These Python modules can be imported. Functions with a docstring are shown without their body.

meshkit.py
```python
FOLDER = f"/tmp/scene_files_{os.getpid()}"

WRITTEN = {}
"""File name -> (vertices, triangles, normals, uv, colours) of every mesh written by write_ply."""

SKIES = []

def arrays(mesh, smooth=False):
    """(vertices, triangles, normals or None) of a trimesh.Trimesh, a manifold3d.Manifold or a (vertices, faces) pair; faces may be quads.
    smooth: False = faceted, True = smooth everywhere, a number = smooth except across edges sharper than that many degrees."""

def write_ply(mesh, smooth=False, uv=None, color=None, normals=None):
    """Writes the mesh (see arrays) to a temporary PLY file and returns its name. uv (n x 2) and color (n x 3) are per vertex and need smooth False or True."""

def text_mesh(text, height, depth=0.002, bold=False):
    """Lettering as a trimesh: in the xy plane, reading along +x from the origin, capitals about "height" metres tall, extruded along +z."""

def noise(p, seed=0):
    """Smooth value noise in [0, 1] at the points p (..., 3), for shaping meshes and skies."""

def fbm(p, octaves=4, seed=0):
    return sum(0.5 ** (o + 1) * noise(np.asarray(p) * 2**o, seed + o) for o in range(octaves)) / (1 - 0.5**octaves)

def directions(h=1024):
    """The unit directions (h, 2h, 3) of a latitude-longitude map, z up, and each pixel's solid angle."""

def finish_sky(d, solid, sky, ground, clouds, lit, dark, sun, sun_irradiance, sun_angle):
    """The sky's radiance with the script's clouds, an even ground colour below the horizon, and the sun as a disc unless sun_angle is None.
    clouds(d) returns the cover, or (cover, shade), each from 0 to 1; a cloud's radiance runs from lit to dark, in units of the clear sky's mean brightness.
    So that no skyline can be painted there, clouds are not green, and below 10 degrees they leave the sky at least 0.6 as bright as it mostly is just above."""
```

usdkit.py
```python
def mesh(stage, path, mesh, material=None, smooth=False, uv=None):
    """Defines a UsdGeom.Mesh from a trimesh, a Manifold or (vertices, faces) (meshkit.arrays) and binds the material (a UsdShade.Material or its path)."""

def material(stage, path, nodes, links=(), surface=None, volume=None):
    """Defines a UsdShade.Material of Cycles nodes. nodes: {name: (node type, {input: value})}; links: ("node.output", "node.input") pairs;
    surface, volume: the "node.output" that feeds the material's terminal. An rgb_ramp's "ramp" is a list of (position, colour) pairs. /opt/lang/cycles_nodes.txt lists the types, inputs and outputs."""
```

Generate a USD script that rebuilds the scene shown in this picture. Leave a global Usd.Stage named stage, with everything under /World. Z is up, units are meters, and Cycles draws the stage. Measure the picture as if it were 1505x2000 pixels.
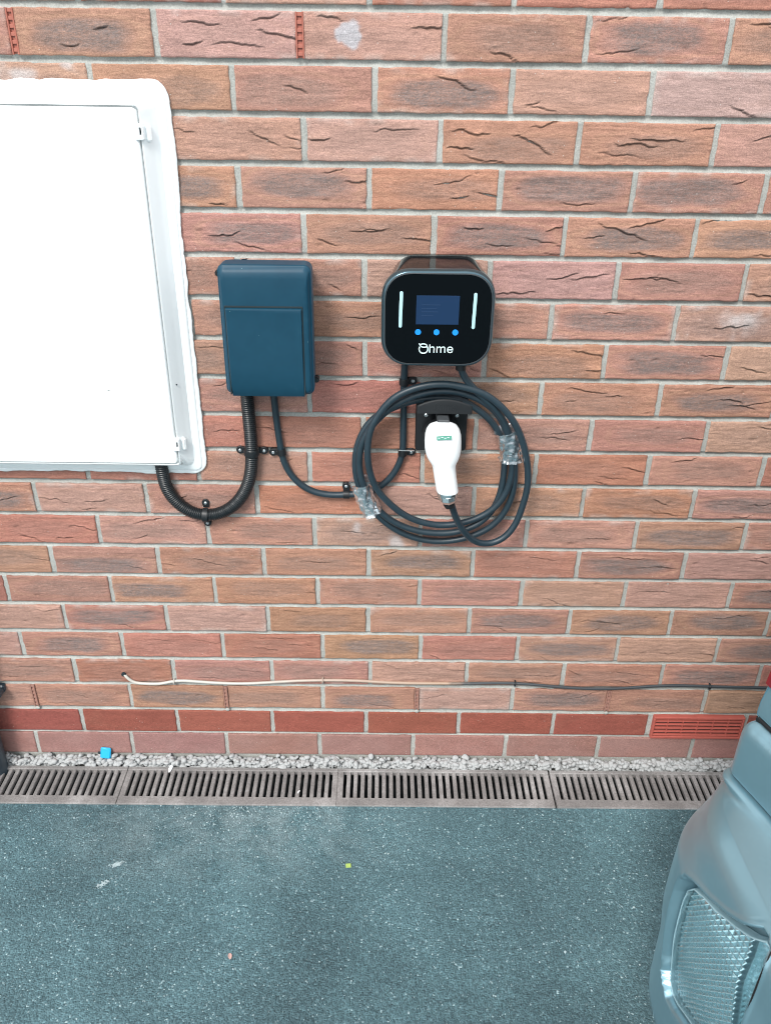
import math, random
import numpy as np, trimesh
import manifold3d as m3
from scipy.interpolate import CubicSpline, PchipInterpolator
from shapely.geometry import Polygon, LineString, Point
from shapely import contains_xy, distance as sh_distance, points as sh_points
from pxr import Usd, UsdGeom, UsdLux, UsdShade, Sdf, Gf, Vt
import usdkit, meshkit

stage = Usd.Stage.CreateInMemory()
UsdGeom.SetStageUpAxis(stage, UsdGeom.Tokens.z)
UsdGeom.SetStageMetersPerUnit(stage, 1.0)
UsdGeom.Xform.Define(stage, '/World')
UsdGeom.Scope.Define(stage, '/World/Looks')
stage.SetDefaultPrim(stage.GetPrimAtPath('/World'))
RNG = np.random.default_rng(7)
random.seed(7)

# ---------------------------------------------------------------- camera, sky, sun, exposure
EXPOSURE = 1.2
SKY_STRENGTH = 0.09
SUN_INTENSITY = 0.40
SUN_ANGLE = 17.0
SUN_DIR = np.array([-0.30, -0.62, 0.72]); SUN_DIR = SUN_DIR / np.linalg.norm(SUN_DIR)   # towards the sun

cam = UsdGeom.Camera.Define(stage, '/World/camera')
cam.CreateHorizontalApertureAttr(36.0)
cam.CreateVerticalApertureAttr(36.0 * 2000 / 1505)
cam.CreateFocalLengthAttr(36.0 * 1646.245 / 1505)
cam.CreateClippingRangeAttr(Gf.Vec2f(0.05, 500))
cam.CreateExposureAttr(EXPOSURE)
R_ = (0.999920766, -0.00020962899, 0.0125864466)
U_ = (-0.01090282, 0.48535396, 0.87424977)
F_ = (0.00629215, 0.87431773, -0.48531322)
EYE = (0.02393, -1.52336, 1.52618)
cam.AddTransformOp().Set(Gf.Matrix4d(*R_, 0, *U_, 0, -F_[0], -F_[1], -F_[2], 0, *EYE, 1))

elev = math.asin(SUN_DIR[2]); rot = math.atan2(SUN_DIR[0], SUN_DIR[1])
usdkit.material(stage, '/World/Looks/sky_look', {
    'sky': ('sky_texture', {'sky_type': 'single_scattering', 'sun_disc': False, 'sun_elevation': elev, 'sun_rotation': rot, 'aerosol_density': 2.0}),
    'soft': ('hsv', {'saturation': 0.55, 'value': 1.0}),
    'tc': ('texture_coordinate', {}),
    'cl': ('noise_texture', {'scale': 2.3, 'detail': 5.0, 'roughness': 0.55}),
    'cr': ('rgb_ramp', {'ramp': [(0.30, (0.45, 0.45, 0.45)), (0.60, (0.92, 0.92, 0.92))]}),
    'deck': ('color', {'value': (9.0, 9.5, 9.9)}),
    'mix': ('mix', {'mix_type': 'mix'}),
    'bg': ('background_shader', {'strength': SKY_STRENGTH})},
    [('sky.color', 'soft.color'), ('tc.generated', 'cl.vector'), ('cl.fac', 'cr.fac'), ('cr.color', 'mix.fac'),
          ('soft.color', 'mix.color1'), ('deck.color', 'mix.color2'), ('mix.color', 'bg.color')], surface='bg.background')
dome = UsdLux.DomeLight.Define(stage, '/World/sky')
dome.GetPrim().SetCustomDataByKey('kind', 'structure')
UsdShade.MaterialBindingAPI.Apply(dome.GetPrim()).Bind(UsdShade.Material.Get(stage, '/World/Looks/sky_look'))
sun = UsdLux.DistantLight.Define(stage, '/World/sun')
sun.CreateNormalizeAttr(True); sun.CreateIntensityAttr(SUN_INTENSITY); sun.CreateAngleAttr(SUN_ANGLE)
sun.CreateColorAttr(Gf.Vec3f(1.0, 0.965, 0.92))
zax = Gf.Vec3d(*SUN_DIR); xax = Gf.Cross(Gf.Vec3d(0, 0, 1), zax).GetNormalized(); yax = Gf.Cross(zax, xax)
sun.AddTransformOp().Set(Gf.Matrix4d(*xax, 0, *yax, 0, *zax, 0, 0, 0, 5, 1))

# ---------------------------------------------------------------- helpers
used, base = {}, {}
def numbered(parent, name):
    k = parent + '/' + name; n = used.get(k, 0); used[k] = n + 1
    return k if n == 0 else f'{k}_{n:03d}'
def tag(prim, label=None, cat=None, group=None, kind=None):
    for k, v in (('label', label), ('category', cat), ('group', group), ('kind', kind)):
        if v: prim.SetCustomDataByKey(k, v)
    return prim
def thing(name, label, cat, loc=(0, 0, 0), group=None, kind=None):
    p = numbered('/World', name); x = UsdGeom.Xform.Define(stage, p); x.AddTranslateOp().Set(Gf.Vec3d(*map(float, loc)))
    base[p] = np.array(loc, float); tag(x.GetPrim(), label, cat, group, kind); return p
def part(parent, name, mesh, mat, smooth=False, label=None, kind=None, col=None):
    """a mesh given in world coordinates, stored relative to its thing's base"""
    p = numbered(parent, name); b = base.get(parent, np.zeros(3)); base[p] = b
    v, f, n = meshkit.arrays(mesh, smooth)
    m = usdkit.mesh(stage, p, (v - b, f), '/World/Looks/' + mat)
    if n is not None:
        m.CreateNormalsAttr(Vt.Vec3fArray.FromNumpy(n.astype(np.float32))); m.SetNormalsInterpolation('vertex')
    if col is not None:
        UsdGeom.PrimvarsAPI(m).CreatePrimvar('bcol', Sdf.ValueTypeNames.Color3fArray, 'vertex').Set(Vt.Vec3fArray.FromNumpy(np.ascontiguousarray(col, np.float32)))
    tag(m.GetPrim(), label, None, None, kind); return p
def single(name, mesh, mat, label=None, cat=None, group=None, kind=None, smooth=False, col=None):
    p = part('/World', name, mesh, mat, smooth, col=col); tag(stage.GetPrimAtPath(p), label, cat, group, kind); return p
def M(name, nodes, links, surface='p.BSDF'): usdkit.material(stage, '/World/Looks/' + name, nodes, links, surface=surface)
def cat_(ms): return trimesh.util.concatenate([to_tm(m) for m in ms])
def to_tm(m):
    if isinstance(m, trimesh.Trimesh): return m
    v, f, _ = meshkit.arrays(m); return trimesh.Trimesh(v, f, process=False)
def rbox(x0, x1, y0, y1, z0, z1, b=0.001):
    pts = []
    for sx, x in ((1, x0), (-1, x1)):
        for sy, y in ((1, y0), (-1, y1)):
            for sz, z in ((1, z0), (-1, z1)):
                pts += [(x + sx * b, y + sy * b, z), (x + sx * b, y, z + sz * b), (x, y + sy * b, z + sz * b)]
    return to_tm(m3.Manifold.hull_points(np.array(pts, float)))
def ring(w, h, r, n=7, cx=0.0, cz=0.0, power=2.0):
    """rounded rectangle in x,z, counter-clockwise"""
    out = []
    r = min(r, w / 2 - 1e-5, h / 2 - 1e-5)
    for (sx, sz, a0) in ((1, 1, 0), (-1, 1, 90), (-1, -1, 180), (1, -1, 270)):
        for t in np.linspace(0, 90, n):
            a = math.radians(a0 + t); c, s = math.cos(a), math.sin(a)
            c, s = math.copysign(abs(c) ** (2 / power), c), math.copysign(abs(s) ** (2 / power), s)
            out.append((cx + sx * (w / 2 - r) + r * c, cz + sz * (h / 2 - r) + r * s))
    return np.array(out)
def loft(rings, cap0=True, cap1=True):
    """rings: list of (n,3) loops"""
    n = len(rings[0]); V = np.vstack(rings); F = []
    for k in range(len(rings) - 1):
        a = np.arange(n) + k * n; b = np.roll(np.arange(n), -1) + k * n
        F.append(np.stack([a, b, b + n], 1)); F.append(np.stack([a, b + n, a + n], 1))
    F = np.vstack(F)
    for do, k in ((cap0, 0), (cap1, len(rings) - 1)):
        if do:
            c = len(V); V = np.vstack([V, V[k * n:(k + 1) * n].mean(0)])
            a = np.arange(n) + k * n; b = np.roll(np.arange(n), -1) + k * n
            F = np.vstack([F, np.stack([a, b, np.full(n, c)], 1) if k else np.stack([b, a, np.full(n, c)], 1)])
    t = trimesh.Trimesh(V, F, process=False)
    if cap0 and cap1:
        if t.volume < 0: t.invert()
    return t
def loft_rr(secs, n=7, power=2.0, **k):
    """secs: (y, w, h, r, cx, cz)"""
    return loft([np.insert(ring(w, h, r, n, cx, cz, power), 1, y, axis=1) for y, w, h, r, cx, cz in secs], **k)
def spline(P, step=0.004):
    P = np.array(P, float); t = np.r_[0, np.cumsum(np.linalg.norm(np.diff(P, axis=0), axis=1))]
    cs = CubicSpline(t, P); return cs(np.linspace(0, t[-1], max(4, int(t[-1] / step))))
def tube(P, r, ns=14, caps=True):
    P = np.asarray(P, float); n = len(P); r = np.broadcast_to(r, n)
    T = np.gradient(P, axis=0); T /= np.linalg.norm(T, axis=1, keepdims=True)
    u = np.cross(T[0], (0, 1, 0.01)); u /= np.linalg.norm(u); rings = []
    th = np.linspace(0, 2 * np.pi, ns, endpoint=False)
    for k in range(n):
        u = u - (u @ T[k]) * T[k]; u /= np.linalg.norm(u); v = np.cross(T[k], u)
        rings.append(P[k] + r[k] * (np.cos(th)[:, None] * u + np.sin(th)[:, None] * v))
    return loft(rings, caps, caps)
def cyl(p0, p1, r0, r1=None, ns=24):
    r1 = r0 if r1 is None else r1
    p0, p1 = np.array(p0, float), np.array(p1, float)
    return tube(np.linspace(p0, p1, 2), np.array([r0, r1]), ns)
def grid_faces(nr, nc, flip=False):
    i = np.arange(nr * nc).reshape(nr, nc)
    a, b, c, d = i[:-1, :-1].ravel(), i[:-1, 1:].ravel(), i[1:, 1:].ravel(), i[1:, :-1].ravel()
    F = np.vstack([np.stack([a, b, c], 1), np.stack([a, c, d], 1)])
    return F[:, ::-1] if flip else F
def sst(x, a, b):
    t = np.clip((x - a) / (b - a), 0, 1); return t * t * (3 - 2 * t)
def nz(x, z, s, seed=0, octv=3):
    return meshkit.fbm(np.stack([np.asarray(x) * s, np.asarray(z) * s, np.zeros_like(x) + seed * 7.31], -1), octv, seed)
def screw(p, r=0.0035, out=0.002, axis=(0, -1, 0)):
    """pan head with a cross recess, axis points outwards"""
    head = m3.Manifold.revolve(m3.CrossSection([[(0, 0), (r, 0), (r, out * 0.45), (r * 0.6, out), (0, out)]]), 18)
    s = r * 0.25
    cross = m3.Manifold.cube((r * 1.3, s, out), True).translate((0, 0, out * 1.05)) + m3.Manifold.cube((s, r * 1.3, out), True).translate((0, 0, out * 1.05))
    t = to_tm(head - cross); t.apply_transform(trimesh.geometry.align_vectors((0, 0, 1), axis)); t.apply_translation(p); return t

# ---------------------------------------------------------------- materials
def simple(name, color, rough=0.5, spec=0.5, metal=0.0, var=0.0, vscale=40.0, bump=0.0, bscale=300.0, coat=0.0, coat_rough=0.05, **extra):
    n = {'p': ('principled_bsdf', dict(roughness=rough, specular_ior_level=spec, metallic=metal, coat_weight=coat, coat_roughness=coat_rough, base_color=color, **extra)), 'g': ('geometry', {})}
    l = []
    if var:
        n['n'] = ('noise_texture', {'scale': vscale, 'detail': 4.0, 'roughness': 0.6})
        n['r'] = ('rgb_ramp', {'ramp': [(0.25, tuple(c * (1 - var) for c in color)), (0.75, tuple(min(1, c * (1 + var)) for c in color))]})
        l += [('g.position', 'n.vector'), ('n.fac', 'r.fac'), ('r.color', 'p.base_color')]
    if bump:
        n['bn'] = ('noise_texture', {'scale': bscale, 'detail': 3.0}); n['b'] = ('bump', {'strength': bump, 'distance': 0.001})
        l += [('g.position', 'bn.vector'), ('bn.fac', 'b.height'), ('b.normal', 'p.normal')]
    M(name, n, l)

# brick: colour comes with the brick (vertex colour), grain and wire-cut drag marks from noise
M('brick_look', {
    'g': ('geometry', {}), 'a': ('attribute', {'attribute': 'bcol'}),
    'ma': ('mapping', {'scale': (1.0, 1.0, 5.0)}), 'n1': ('noise_texture', {'scale': 120.0, 'detail': 4.0, 'roughness': 0.65}),
    'n2': ('noise_texture', {'scale': 620.0, 'detail': 2.0, 'roughness': 0.6}),
    'r1': ('rgb_ramp', {'ramp': [(0.3, (0.78, 0.78, 0.78)), (0.7, (1.2, 1.2, 1.2))]}),
    'r2': ('rgb_ramp', {'ramp': [(0.3, (0.72, 0.72, 0.72)), (0.7, (1.26, 1.26, 1.26))]}),
    'm1': ('mix', {'mix_type': 'multiply', 'fac': 1.0}), 'm2': ('mix', {'mix_type': 'multiply', 'fac': 1.0}),
    'v': ('voronoi_texture', {'scale': 170.0}), 'vr': ('rgb_ramp', {'ramp': [(0.0, (1, 1, 1)), (0.10, (1, 1, 1)), (0.16, (0, 0, 0))]}),
    'vc': ('separate_color', {}), 'lt': ('math', {'math_type': 'less_than', 'value2': 0.05}), 'mm': ('math', {'math_type': 'multiply'}),
    'bw': ('rgb_to_bw', {}), 'ms': ('mix', {'mix_type': 'mix', 'color2': (0.52, 0.47, 0.43)}),
    'ad': ('math', {'math_type': 'multiply_add', 'value2': 0.6}),
    'b': ('bump', {'strength': 0.55, 'distance': 0.0012}),
    'p': ('principled_bsdf', {'roughness': 0.88, 'specular_ior_level': 0.25})},
    [('g.position', 'ma.vector'), ('ma.vector', 'n1.vector'), ('g.position', 'n2.vector'), ('g.position', 'v.vector'),
     ('n1.fac', 'r1.fac'), ('n2.fac', 'r2.fac'), ('a.color', 'm1.color1'), ('r1.color', 'm1.color2'),
     ('m1.color', 'm2.color1'), ('r2.color', 'm2.color2'),
     ('v.distance', 'vr.fac'), ('v.color', 'vc.color'), ('vc.r', 'lt.value1'), ('vr.color', 'bw.color'), ('bw.val', 'mm.value1'), ('lt.value', 'mm.value2'),
     ('mm.value', 'ms.fac'), ('m2.color', 'ms.color1'), ('ms.color', 'p.base_color'),
     ('n2.fac', 'ad.value1'), ('n1.fac', 'ad.value3'), ('ad.value', 'b.height'), ('b.normal', 'p.normal')])
M('mortar_look', {
    'g': ('geometry', {}), 'n1': ('noise_texture', {'scale': 9.0, 'detail': 5.0, 'roughness': 0.7}), 'n2': ('noise_texture', {'scale': 420.0, 'detail': 3.0, 'roughness': 0.7}),
    'r1': ('rgb_ramp', {'ramp': [(0.25, (0.265, 0.270, 0.250)), (0.5, (0.365, 0.370, 0.345)), (0.78, (0.475, 0.480, 0.450))]}), 'r2': ('rgb_ramp', {'ramp': [(0.28, (0.7, 0.7, 0.7)), (0.7, (1.2, 1.2, 1.2))]}),
    'm': ('mix', {'mix_type': 'multiply', 'fac': 1.0}), 'b': ('bump', {'strength': 0.8, 'distance': 0.0015}), 'p': ('principled_bsdf', {'roughness': 0.95, 'specular_ior_level': 0.2})},
    [('g.position', 'n1.vector'), ('g.position', 'n2.vector'), ('n1.fac', 'r1.fac'), ('n2.fac', 'r2.fac'), ('r1.color', 'm.color1'), ('r2.color', 'm.color2'), ('m.color', 'p.base_color'), ('n2.fac', 'b.height'), ('b.normal', 'p.normal')])
# asphalt: dark binder, grey-teal stones, dusty patches
M('asphalt_look', {
    'g': ('geometry', {}), 'n0': ('noise_texture', {'scale': 2.4, 'detail': 5.0, 'roughness': 0.6}), 'v': ('voronoi_texture', {'scale': 330.0}), 'vs': ('separate_color', {}),
    'n2': ('noise_texture', {'scale': 230.0, 'detail': 3.0, 'roughness': 0.75}),
    'r0': ('rgb_ramp', {'ramp': [(0.32, (0.66, 0.67, 0.68)), (0.68, (1.38, 1.37, 1.36))]}),
    'rv': ('rgb_ramp', {'ramp': [(0.0, (0.045, 0.092, 0.107)), (0.6, (0.065, 0.126, 0.144)), (0.972, (0.092, 0.168, 0.19)), (1.0, (0.28, 0.38, 0.40))]}),
    'r2': ('rgb_ramp', {'ramp': [(0.3, (0.52, 0.52, 0.52)), (0.7, (1.42, 1.42, 1.42))]}),
    'm1': ('mix', {'mix_type': 'multiply', 'fac': 1.0}), 'm2': ('mix', {'mix_type': 'multiply', 'fac': 1.0}),
    'vd': ('math', {'math_type': 'multiply_add', 'value2': -0.9}), 'sc': ('mapping', {'scale': (0.62, 1.5, 1.0)}), 'dd': ('vector_math', {'math_type': 'distance', 'vector2': (-0.19, -0.29, -0.02)}), 'dr': ('map_range', {'from_min': 0.02, 'from_max': 0.30, 'to_min': 0.75, 'to_max': 0.0, 'clamp': True}), 'dn': ('noise_texture', {'scale': 14.0, 'detail': 6.0, 'roughness': 0.7}), 'dk': ('rgb_ramp', {'ramp': [(0.40, (0, 0, 0)), (0.66, (1, 1, 1))]}), 'dw': ('rgb_to_bw', {}), 'dm': ('math', {'math_type': 'multiply'}), 'ds': ('mix', {'mix_type': 'mix', 'color2': (0.20, 0.27, 0.285)}), 'b': ('bump', {'strength': 0.8, 'distance': 0.0022}), 'p': ('principled_bsdf', {'roughness': 0.72, 'specular_ior_level': 0.4})},
    [('g.position', 'n0.vector'), ('g.position', 'v.vector'), ('g.position', 'n2.vector'), ('v.color', 'vs.color'), ('n0.fac', 'r0.fac'), ('vs.r', 'rv.fac'), ('n2.fac', 'r2.fac'),
     ('rv.color', 'm1.color1'), ('r0.color', 'm1.color2'), ('m1.color', 'ds.color1'), ('g.position', 'sc.vector'), ('sc.vector', 'dd.vector1'), ('dd.value', 'dr.value'), ('g.position', 'dn.vector'), ('dn.fac', 'dk.fac'), ('dk.color', 'dw.color'), ('dw.val', 'dm.value1'), ('dr.result', 'dm.value2'), ('dm.value', 'ds.fac'), ('ds.color', 'm2.color1'), ('r2.color', 'm2.color2'), ('m2.color', 'p.base_color'), ('v.distance', 'vd.value1'), ('n2.fac', 'vd.value3'), ('vd.value', 'b.height'), ('b.normal', 'p.normal')])
M('pebble_look', {
    'g': ('geometry', {}), 'n': ('noise_texture', {'scale': 160.0, 'detail': 3.0}), 'r': ('rgb_ramp', {'ramp': [(0.0, (0.36, 0.37, 0.37)), (0.12, (0.58, 0.60, 0.59)), (0.6, (0.71, 0.72, 0.71)), (1.0, (0.80, 0.80, 0.78))]}),
    'r2': ('rgb_ramp', {'ramp': [(0.3, (0.85, 0.85, 0.85)), (0.7, (1.05, 1.05, 1.05))]}), 'm': ('mix', {'mix_type': 'multiply', 'fac': 1.0}), 'p': ('principled_bsdf', {'roughness': 0.8, 'specular_ior_level': 0.3})},
    [('g.position', 'n.vector'), ('g.random_per_island', 'r.fac'), ('n.fac', 'r2.fac'), ('r.color', 'm.color1'), ('r2.color', 'm.color2'), ('m.color', 'p.base_color')])
M('grating_look', {
    'g': ('geometry', {}), 'n': ('noise_texture', {'scale': 7.0, 'detail': 5.0, 'roughness': 0.65}), 'n2': ('noise_texture', {'scale': 260.0, 'detail': 3.0, 'roughness': 0.7}),
    'r': ('rgb_ramp', {'ramp': [(0.28, (0.125, 0.120, 0.118)), (0.5, (0.20, 0.19, 0.185)), (0.72, (0.36, 0.35, 0.345))]}), 'r2': ('rgb_ramp', {'ramp': [(0.3, (0.72, 0.72, 0.72)), (0.68, (1.25, 1.25, 1.25))]}),
    'm': ('mix', {'mix_type': 'multiply', 'fac': 1.0}), 'b': ('bump', {'strength': 0.4, 'distance': 0.001}), 'p': ('principled_bsdf', {'roughness': 0.72, 'specular_ior_level': 0.35})},
    [('g.position', 'n.vector'), ('g.position', 'n2.vector'), ('n.fac', 'r.fac'), ('n2.fac', 'r2.fac'), ('r.color', 'm.color1'), ('r2.color', 'm.color2'), ('m.color', 'p.base_color'), ('n2.fac', 'b.height'), ('b.normal', 'p.normal')])
simple('soil_look', (0.05, 0.05, 0.045), 0.95, 0.2, var=0.4)
simple('trough_look', (0.02, 0.025, 0.027), 0.8, 0.2)
simple('white_paint', (0.80, 0.82, 0.82), 0.38, 0.5, var=0.02, vscale=30)
simple('white_grp', (0.84, 0.87, 0.87), 0.42, 0.5, bump=0.06, bscale=90)
simple('sealant_look', (0.76, 0.80, 0.80), 0.55, 0.4, bump=0.25, bscale=120)
simple('dark_slot', (0.02, 0.03, 0.035), 0.7, 0.2)
M('slate_plastic', {'g': ('geometry', {}), 'n': ('noise_texture', {'scale': 26.0, 'detail': 6.0, 'roughness': 0.7}), 'r': ('rgb_ramp', {'ramp': [(0.3, (0.0055, 0.040, 0.070)), (0.62, (0.0070, 0.047, 0.080)), (0.85, (0.017, 0.060, 0.092))]}),
    'v': ('voronoi_texture', {'scale': 85.0}), 'vr': ('rgb_ramp', {'ramp': [(0.0, (1, 1, 1)), (0.055, (1, 1, 1)), (0.085, (0, 0, 0))]}), 'vc': ('separate_color', {}), 'lt': ('math', {'math_type': 'less_than', 'value2': 0.10}), 'bw': ('rgb_to_bw', {}), 'mm': ('math', {'math_type': 'multiply'}),
    'ms': ('mix', {'mix_type': 'mix', 'color2': (0.12, 0.20, 0.22)}), 'bn': ('noise_texture', {'scale': 1500.0}), 'b': ('bump', {'strength': 0.06, 'distance': 0.001}), 'p': ('principled_bsdf', {'roughness': 0.44, 'specular_ior_level': 0.26})},
  [('g.position', 'n.vector'), ('g.position', 'v.vector'), ('g.position', 'bn.vector'), ('n.fac', 'r.fac'), ('v.distance', 'vr.fac'), ('v.color', 'vc.color'), ('vc.r', 'lt.value1'), ('vr.color', 'bw.color'), ('bw.val', 'mm.value1'), ('lt.value', 'mm.value2'), ('mm.value', 'ms.fac'), ('r.color', 'ms.color1'), ('ms.color', 'p.base_color'), ('bn.fac', 'b.height'), ('b.normal', 'p.normal')])
simple('black_plastic', (0.008, 0.010, 0.012), 0.45, 0.45, bump=0.05, bscale=900)
simple('black_matt', (0.010, 0.012, 0.014), 0.6, 0.35, bump=0.06, bscale=900)
simple('grey_plastic', (0.05, 0.055, 0.06), 0.5, 0.4)
simple('gloss_black', (0.003, 0.004, 0.005), 0.07, 0.13)
simple('bezel_look', (0.085, 0.135, 0.16), 0.20, 0.5, metal=0.8)
simple('panel_black', (0.002, 0.003, 0.004), 0.14, 0.10)
simple('screen_look', (0.010, 0.026, 0.062), 0.15, 0.12, emission_color=(0.05, 0.14, 0.36), emission_strength=0.03)
simple('screen_print', (0.018, 0.038, 0.08), 0.2, 0.12, emission_color=(0.05, 0.14, 0.36), emission_strength=0.03)
simple('light_strip', (0.40, 0.62, 0.67), 0.35, 0.4)
simple('blue_print', (0.012, 0.25, 0.80), 0.4, 0.3)
simple('white_print', (0.62, 0.78, 0.78), 0.45, 0.3)
simple('cable_rubber', (0.016, 0.031, 0.042), 0.42, 0.45, var=0.15, vscale=60, bump=0.05, bscale=500)
simple('conduit_black', (0.008, 0.011, 0.013), 0.38, 0.5)
simple('zinc', (0.55, 0.60, 0.62), 0.32, 0.5, metal=0.9)
simple('chrome', (0.80, 0.84, 0.85), 0.20, 0.5, metal=1.0)
simple('handle_white', (0.82, 0.85, 0.85), 0.33, 0.5)
simple('sticker_green', (0.055, 0.23, 0.17), 0.35, 0.5, var=0.25, vscale=300)
simple('vent_red', (0.36, 0.12, 0.085), 0.5, 0.4)
simple('vent_brown', (0.31, 0.165, 0.13), 0.7, 0.3)
simple('airbrick_red', (0.37, 0.088, 0.067), 0.55, 0.4, var=0.08, vscale=60)
simple('downpipe_look', (0.022, 0.034, 0.044), 0.4, 0.5, var=0.3, vscale=25)
simple('cyan_plastic', (0.008, 0.34, 0.66), 0.4, 0.5)
simple('lime_paper', (0.34, 0.47, 0.12), 0.7, 0.3)
simple('pink_leaf', (0.45, 0.30, 0.27), 0.8, 0.2)
simple('chalk_white', (0.32, 0.40, 0.42), 0.9, 0.2, var=0.2, vscale=200)
simple('grit_look', (0.34, 0.43, 0.45), 0.7, 0.4, var=0.35, vscale=300)
simple('paint_grey', (0.44, 0.45, 0.47), 0.9, 0.2, var=0.12, vscale=90)
# car paint: metallic flake under clear coat
M('car_paint', {'g': ('geometry', {}), 'n': ('noise_texture', {'scale': 5.0, 'detail': 3.0}), 'r': ('rgb_ramp', {'ramp': [(0.3, (0.205, 0.350, 0.410)), (0.7, (0.213, 0.360, 0.420))]}),
    'd': ('noise_texture', {'scale': 55.0, 'detail': 5.0, 'roughness': 0.7}), 'dr': ('rgb_ramp', {'ramp': [(0.5, (0.34, 0.34, 0.34)), (0.9, (0.36, 0.36, 0.36))]}), 'bw': ('rgb_to_bw', {}),
    'p': ('principled_bsdf', {'metallic': 0.72, 'roughness': 0.36, 'coat_weight': 0.4, 'coat_roughness': 0.05})},
    [('g.position', 'n.vector'), ('n.fac', 'r.fac'), ('r.color', 'p.base_color'), ('g.position', 'd.vector'), ('d.fac', 'dr.fac'), ('dr.color', 'bw.color'), ('bw.val', 'p.roughness')])
simple('seal_black', (0.008, 0.009, 0.010), 0.55, 0.3)
simple('tyre_look', (0.015, 0.015, 0.016), 0.8, 0.3)
simple('rim_look', (0.45, 0.47, 0.48), 0.35, 0.5, metal=0.8)
simple('red_lens', (0.15, 0.005, 0.010), 0.12, 0.6, coat=0.5)
simple('reflector', (0.66, 0.84, 0.88), 0.14, 0.5, metal=0.95)
simple('lens_plastic', (0.22, 0.34, 0.38), 0.12, 0.6, coat=0.6)
simple('window_dark', (0.01, 0.013, 0.015), 0.06, 0.6)
M('clear_lens', {'t': ('transparent_bsdf', {'color': (0.90, 0.97, 0.98)}), 'g': ('glossy_bsdf', {'roughness': 0.08, 'color': (0.95, 0.98, 1.0)}), 'f': ('layer_weight', {'blend': 0.25}),
       'k': ('math', {'math_type': 'multiply_add', 'value2': 0.8, 'value3': 0.08, 'use_clamp': True}), 'm': ('mix_closure', {})},
  [('f.fresnel', 'k.value1'), ('k.value', 'm.fac'), ('t.BSDF', 'm.closure1'), ('g.BSDF', 'm.closure2')], surface='m.closure')
M('film_clear', {'t': ('transparent_bsdf', {'color': (0.95, 0.98, 0.99)}), 'g': ('glossy_bsdf', {'roughness': 0.22, 'color': (0.95, 0.98, 1.0)}), 'd': ('diffuse_bsdf', {'color': (0.55, 0.72, 0.80)}), 'f': ('layer_weight', {'blend': 0.45}),
       'k': ('math', {'math_type': 'multiply_add', 'value2': 0.8, 'value3': 0.10, 'use_clamp': True}), 'm0': ('mix_closure', {'fac': 0.08}), 'm': ('mix_closure', {})},
  [('f.fresnel', 'k.value1'), ('k.value', 'm.fac'), ('t.BSDF', 'm0.closure1'), ('d.BSDF', 'm0.closure2'), ('m0.closure', 'm.closure1'), ('g.BSDF', 'm.closure2')], surface='m.closure')
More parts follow.
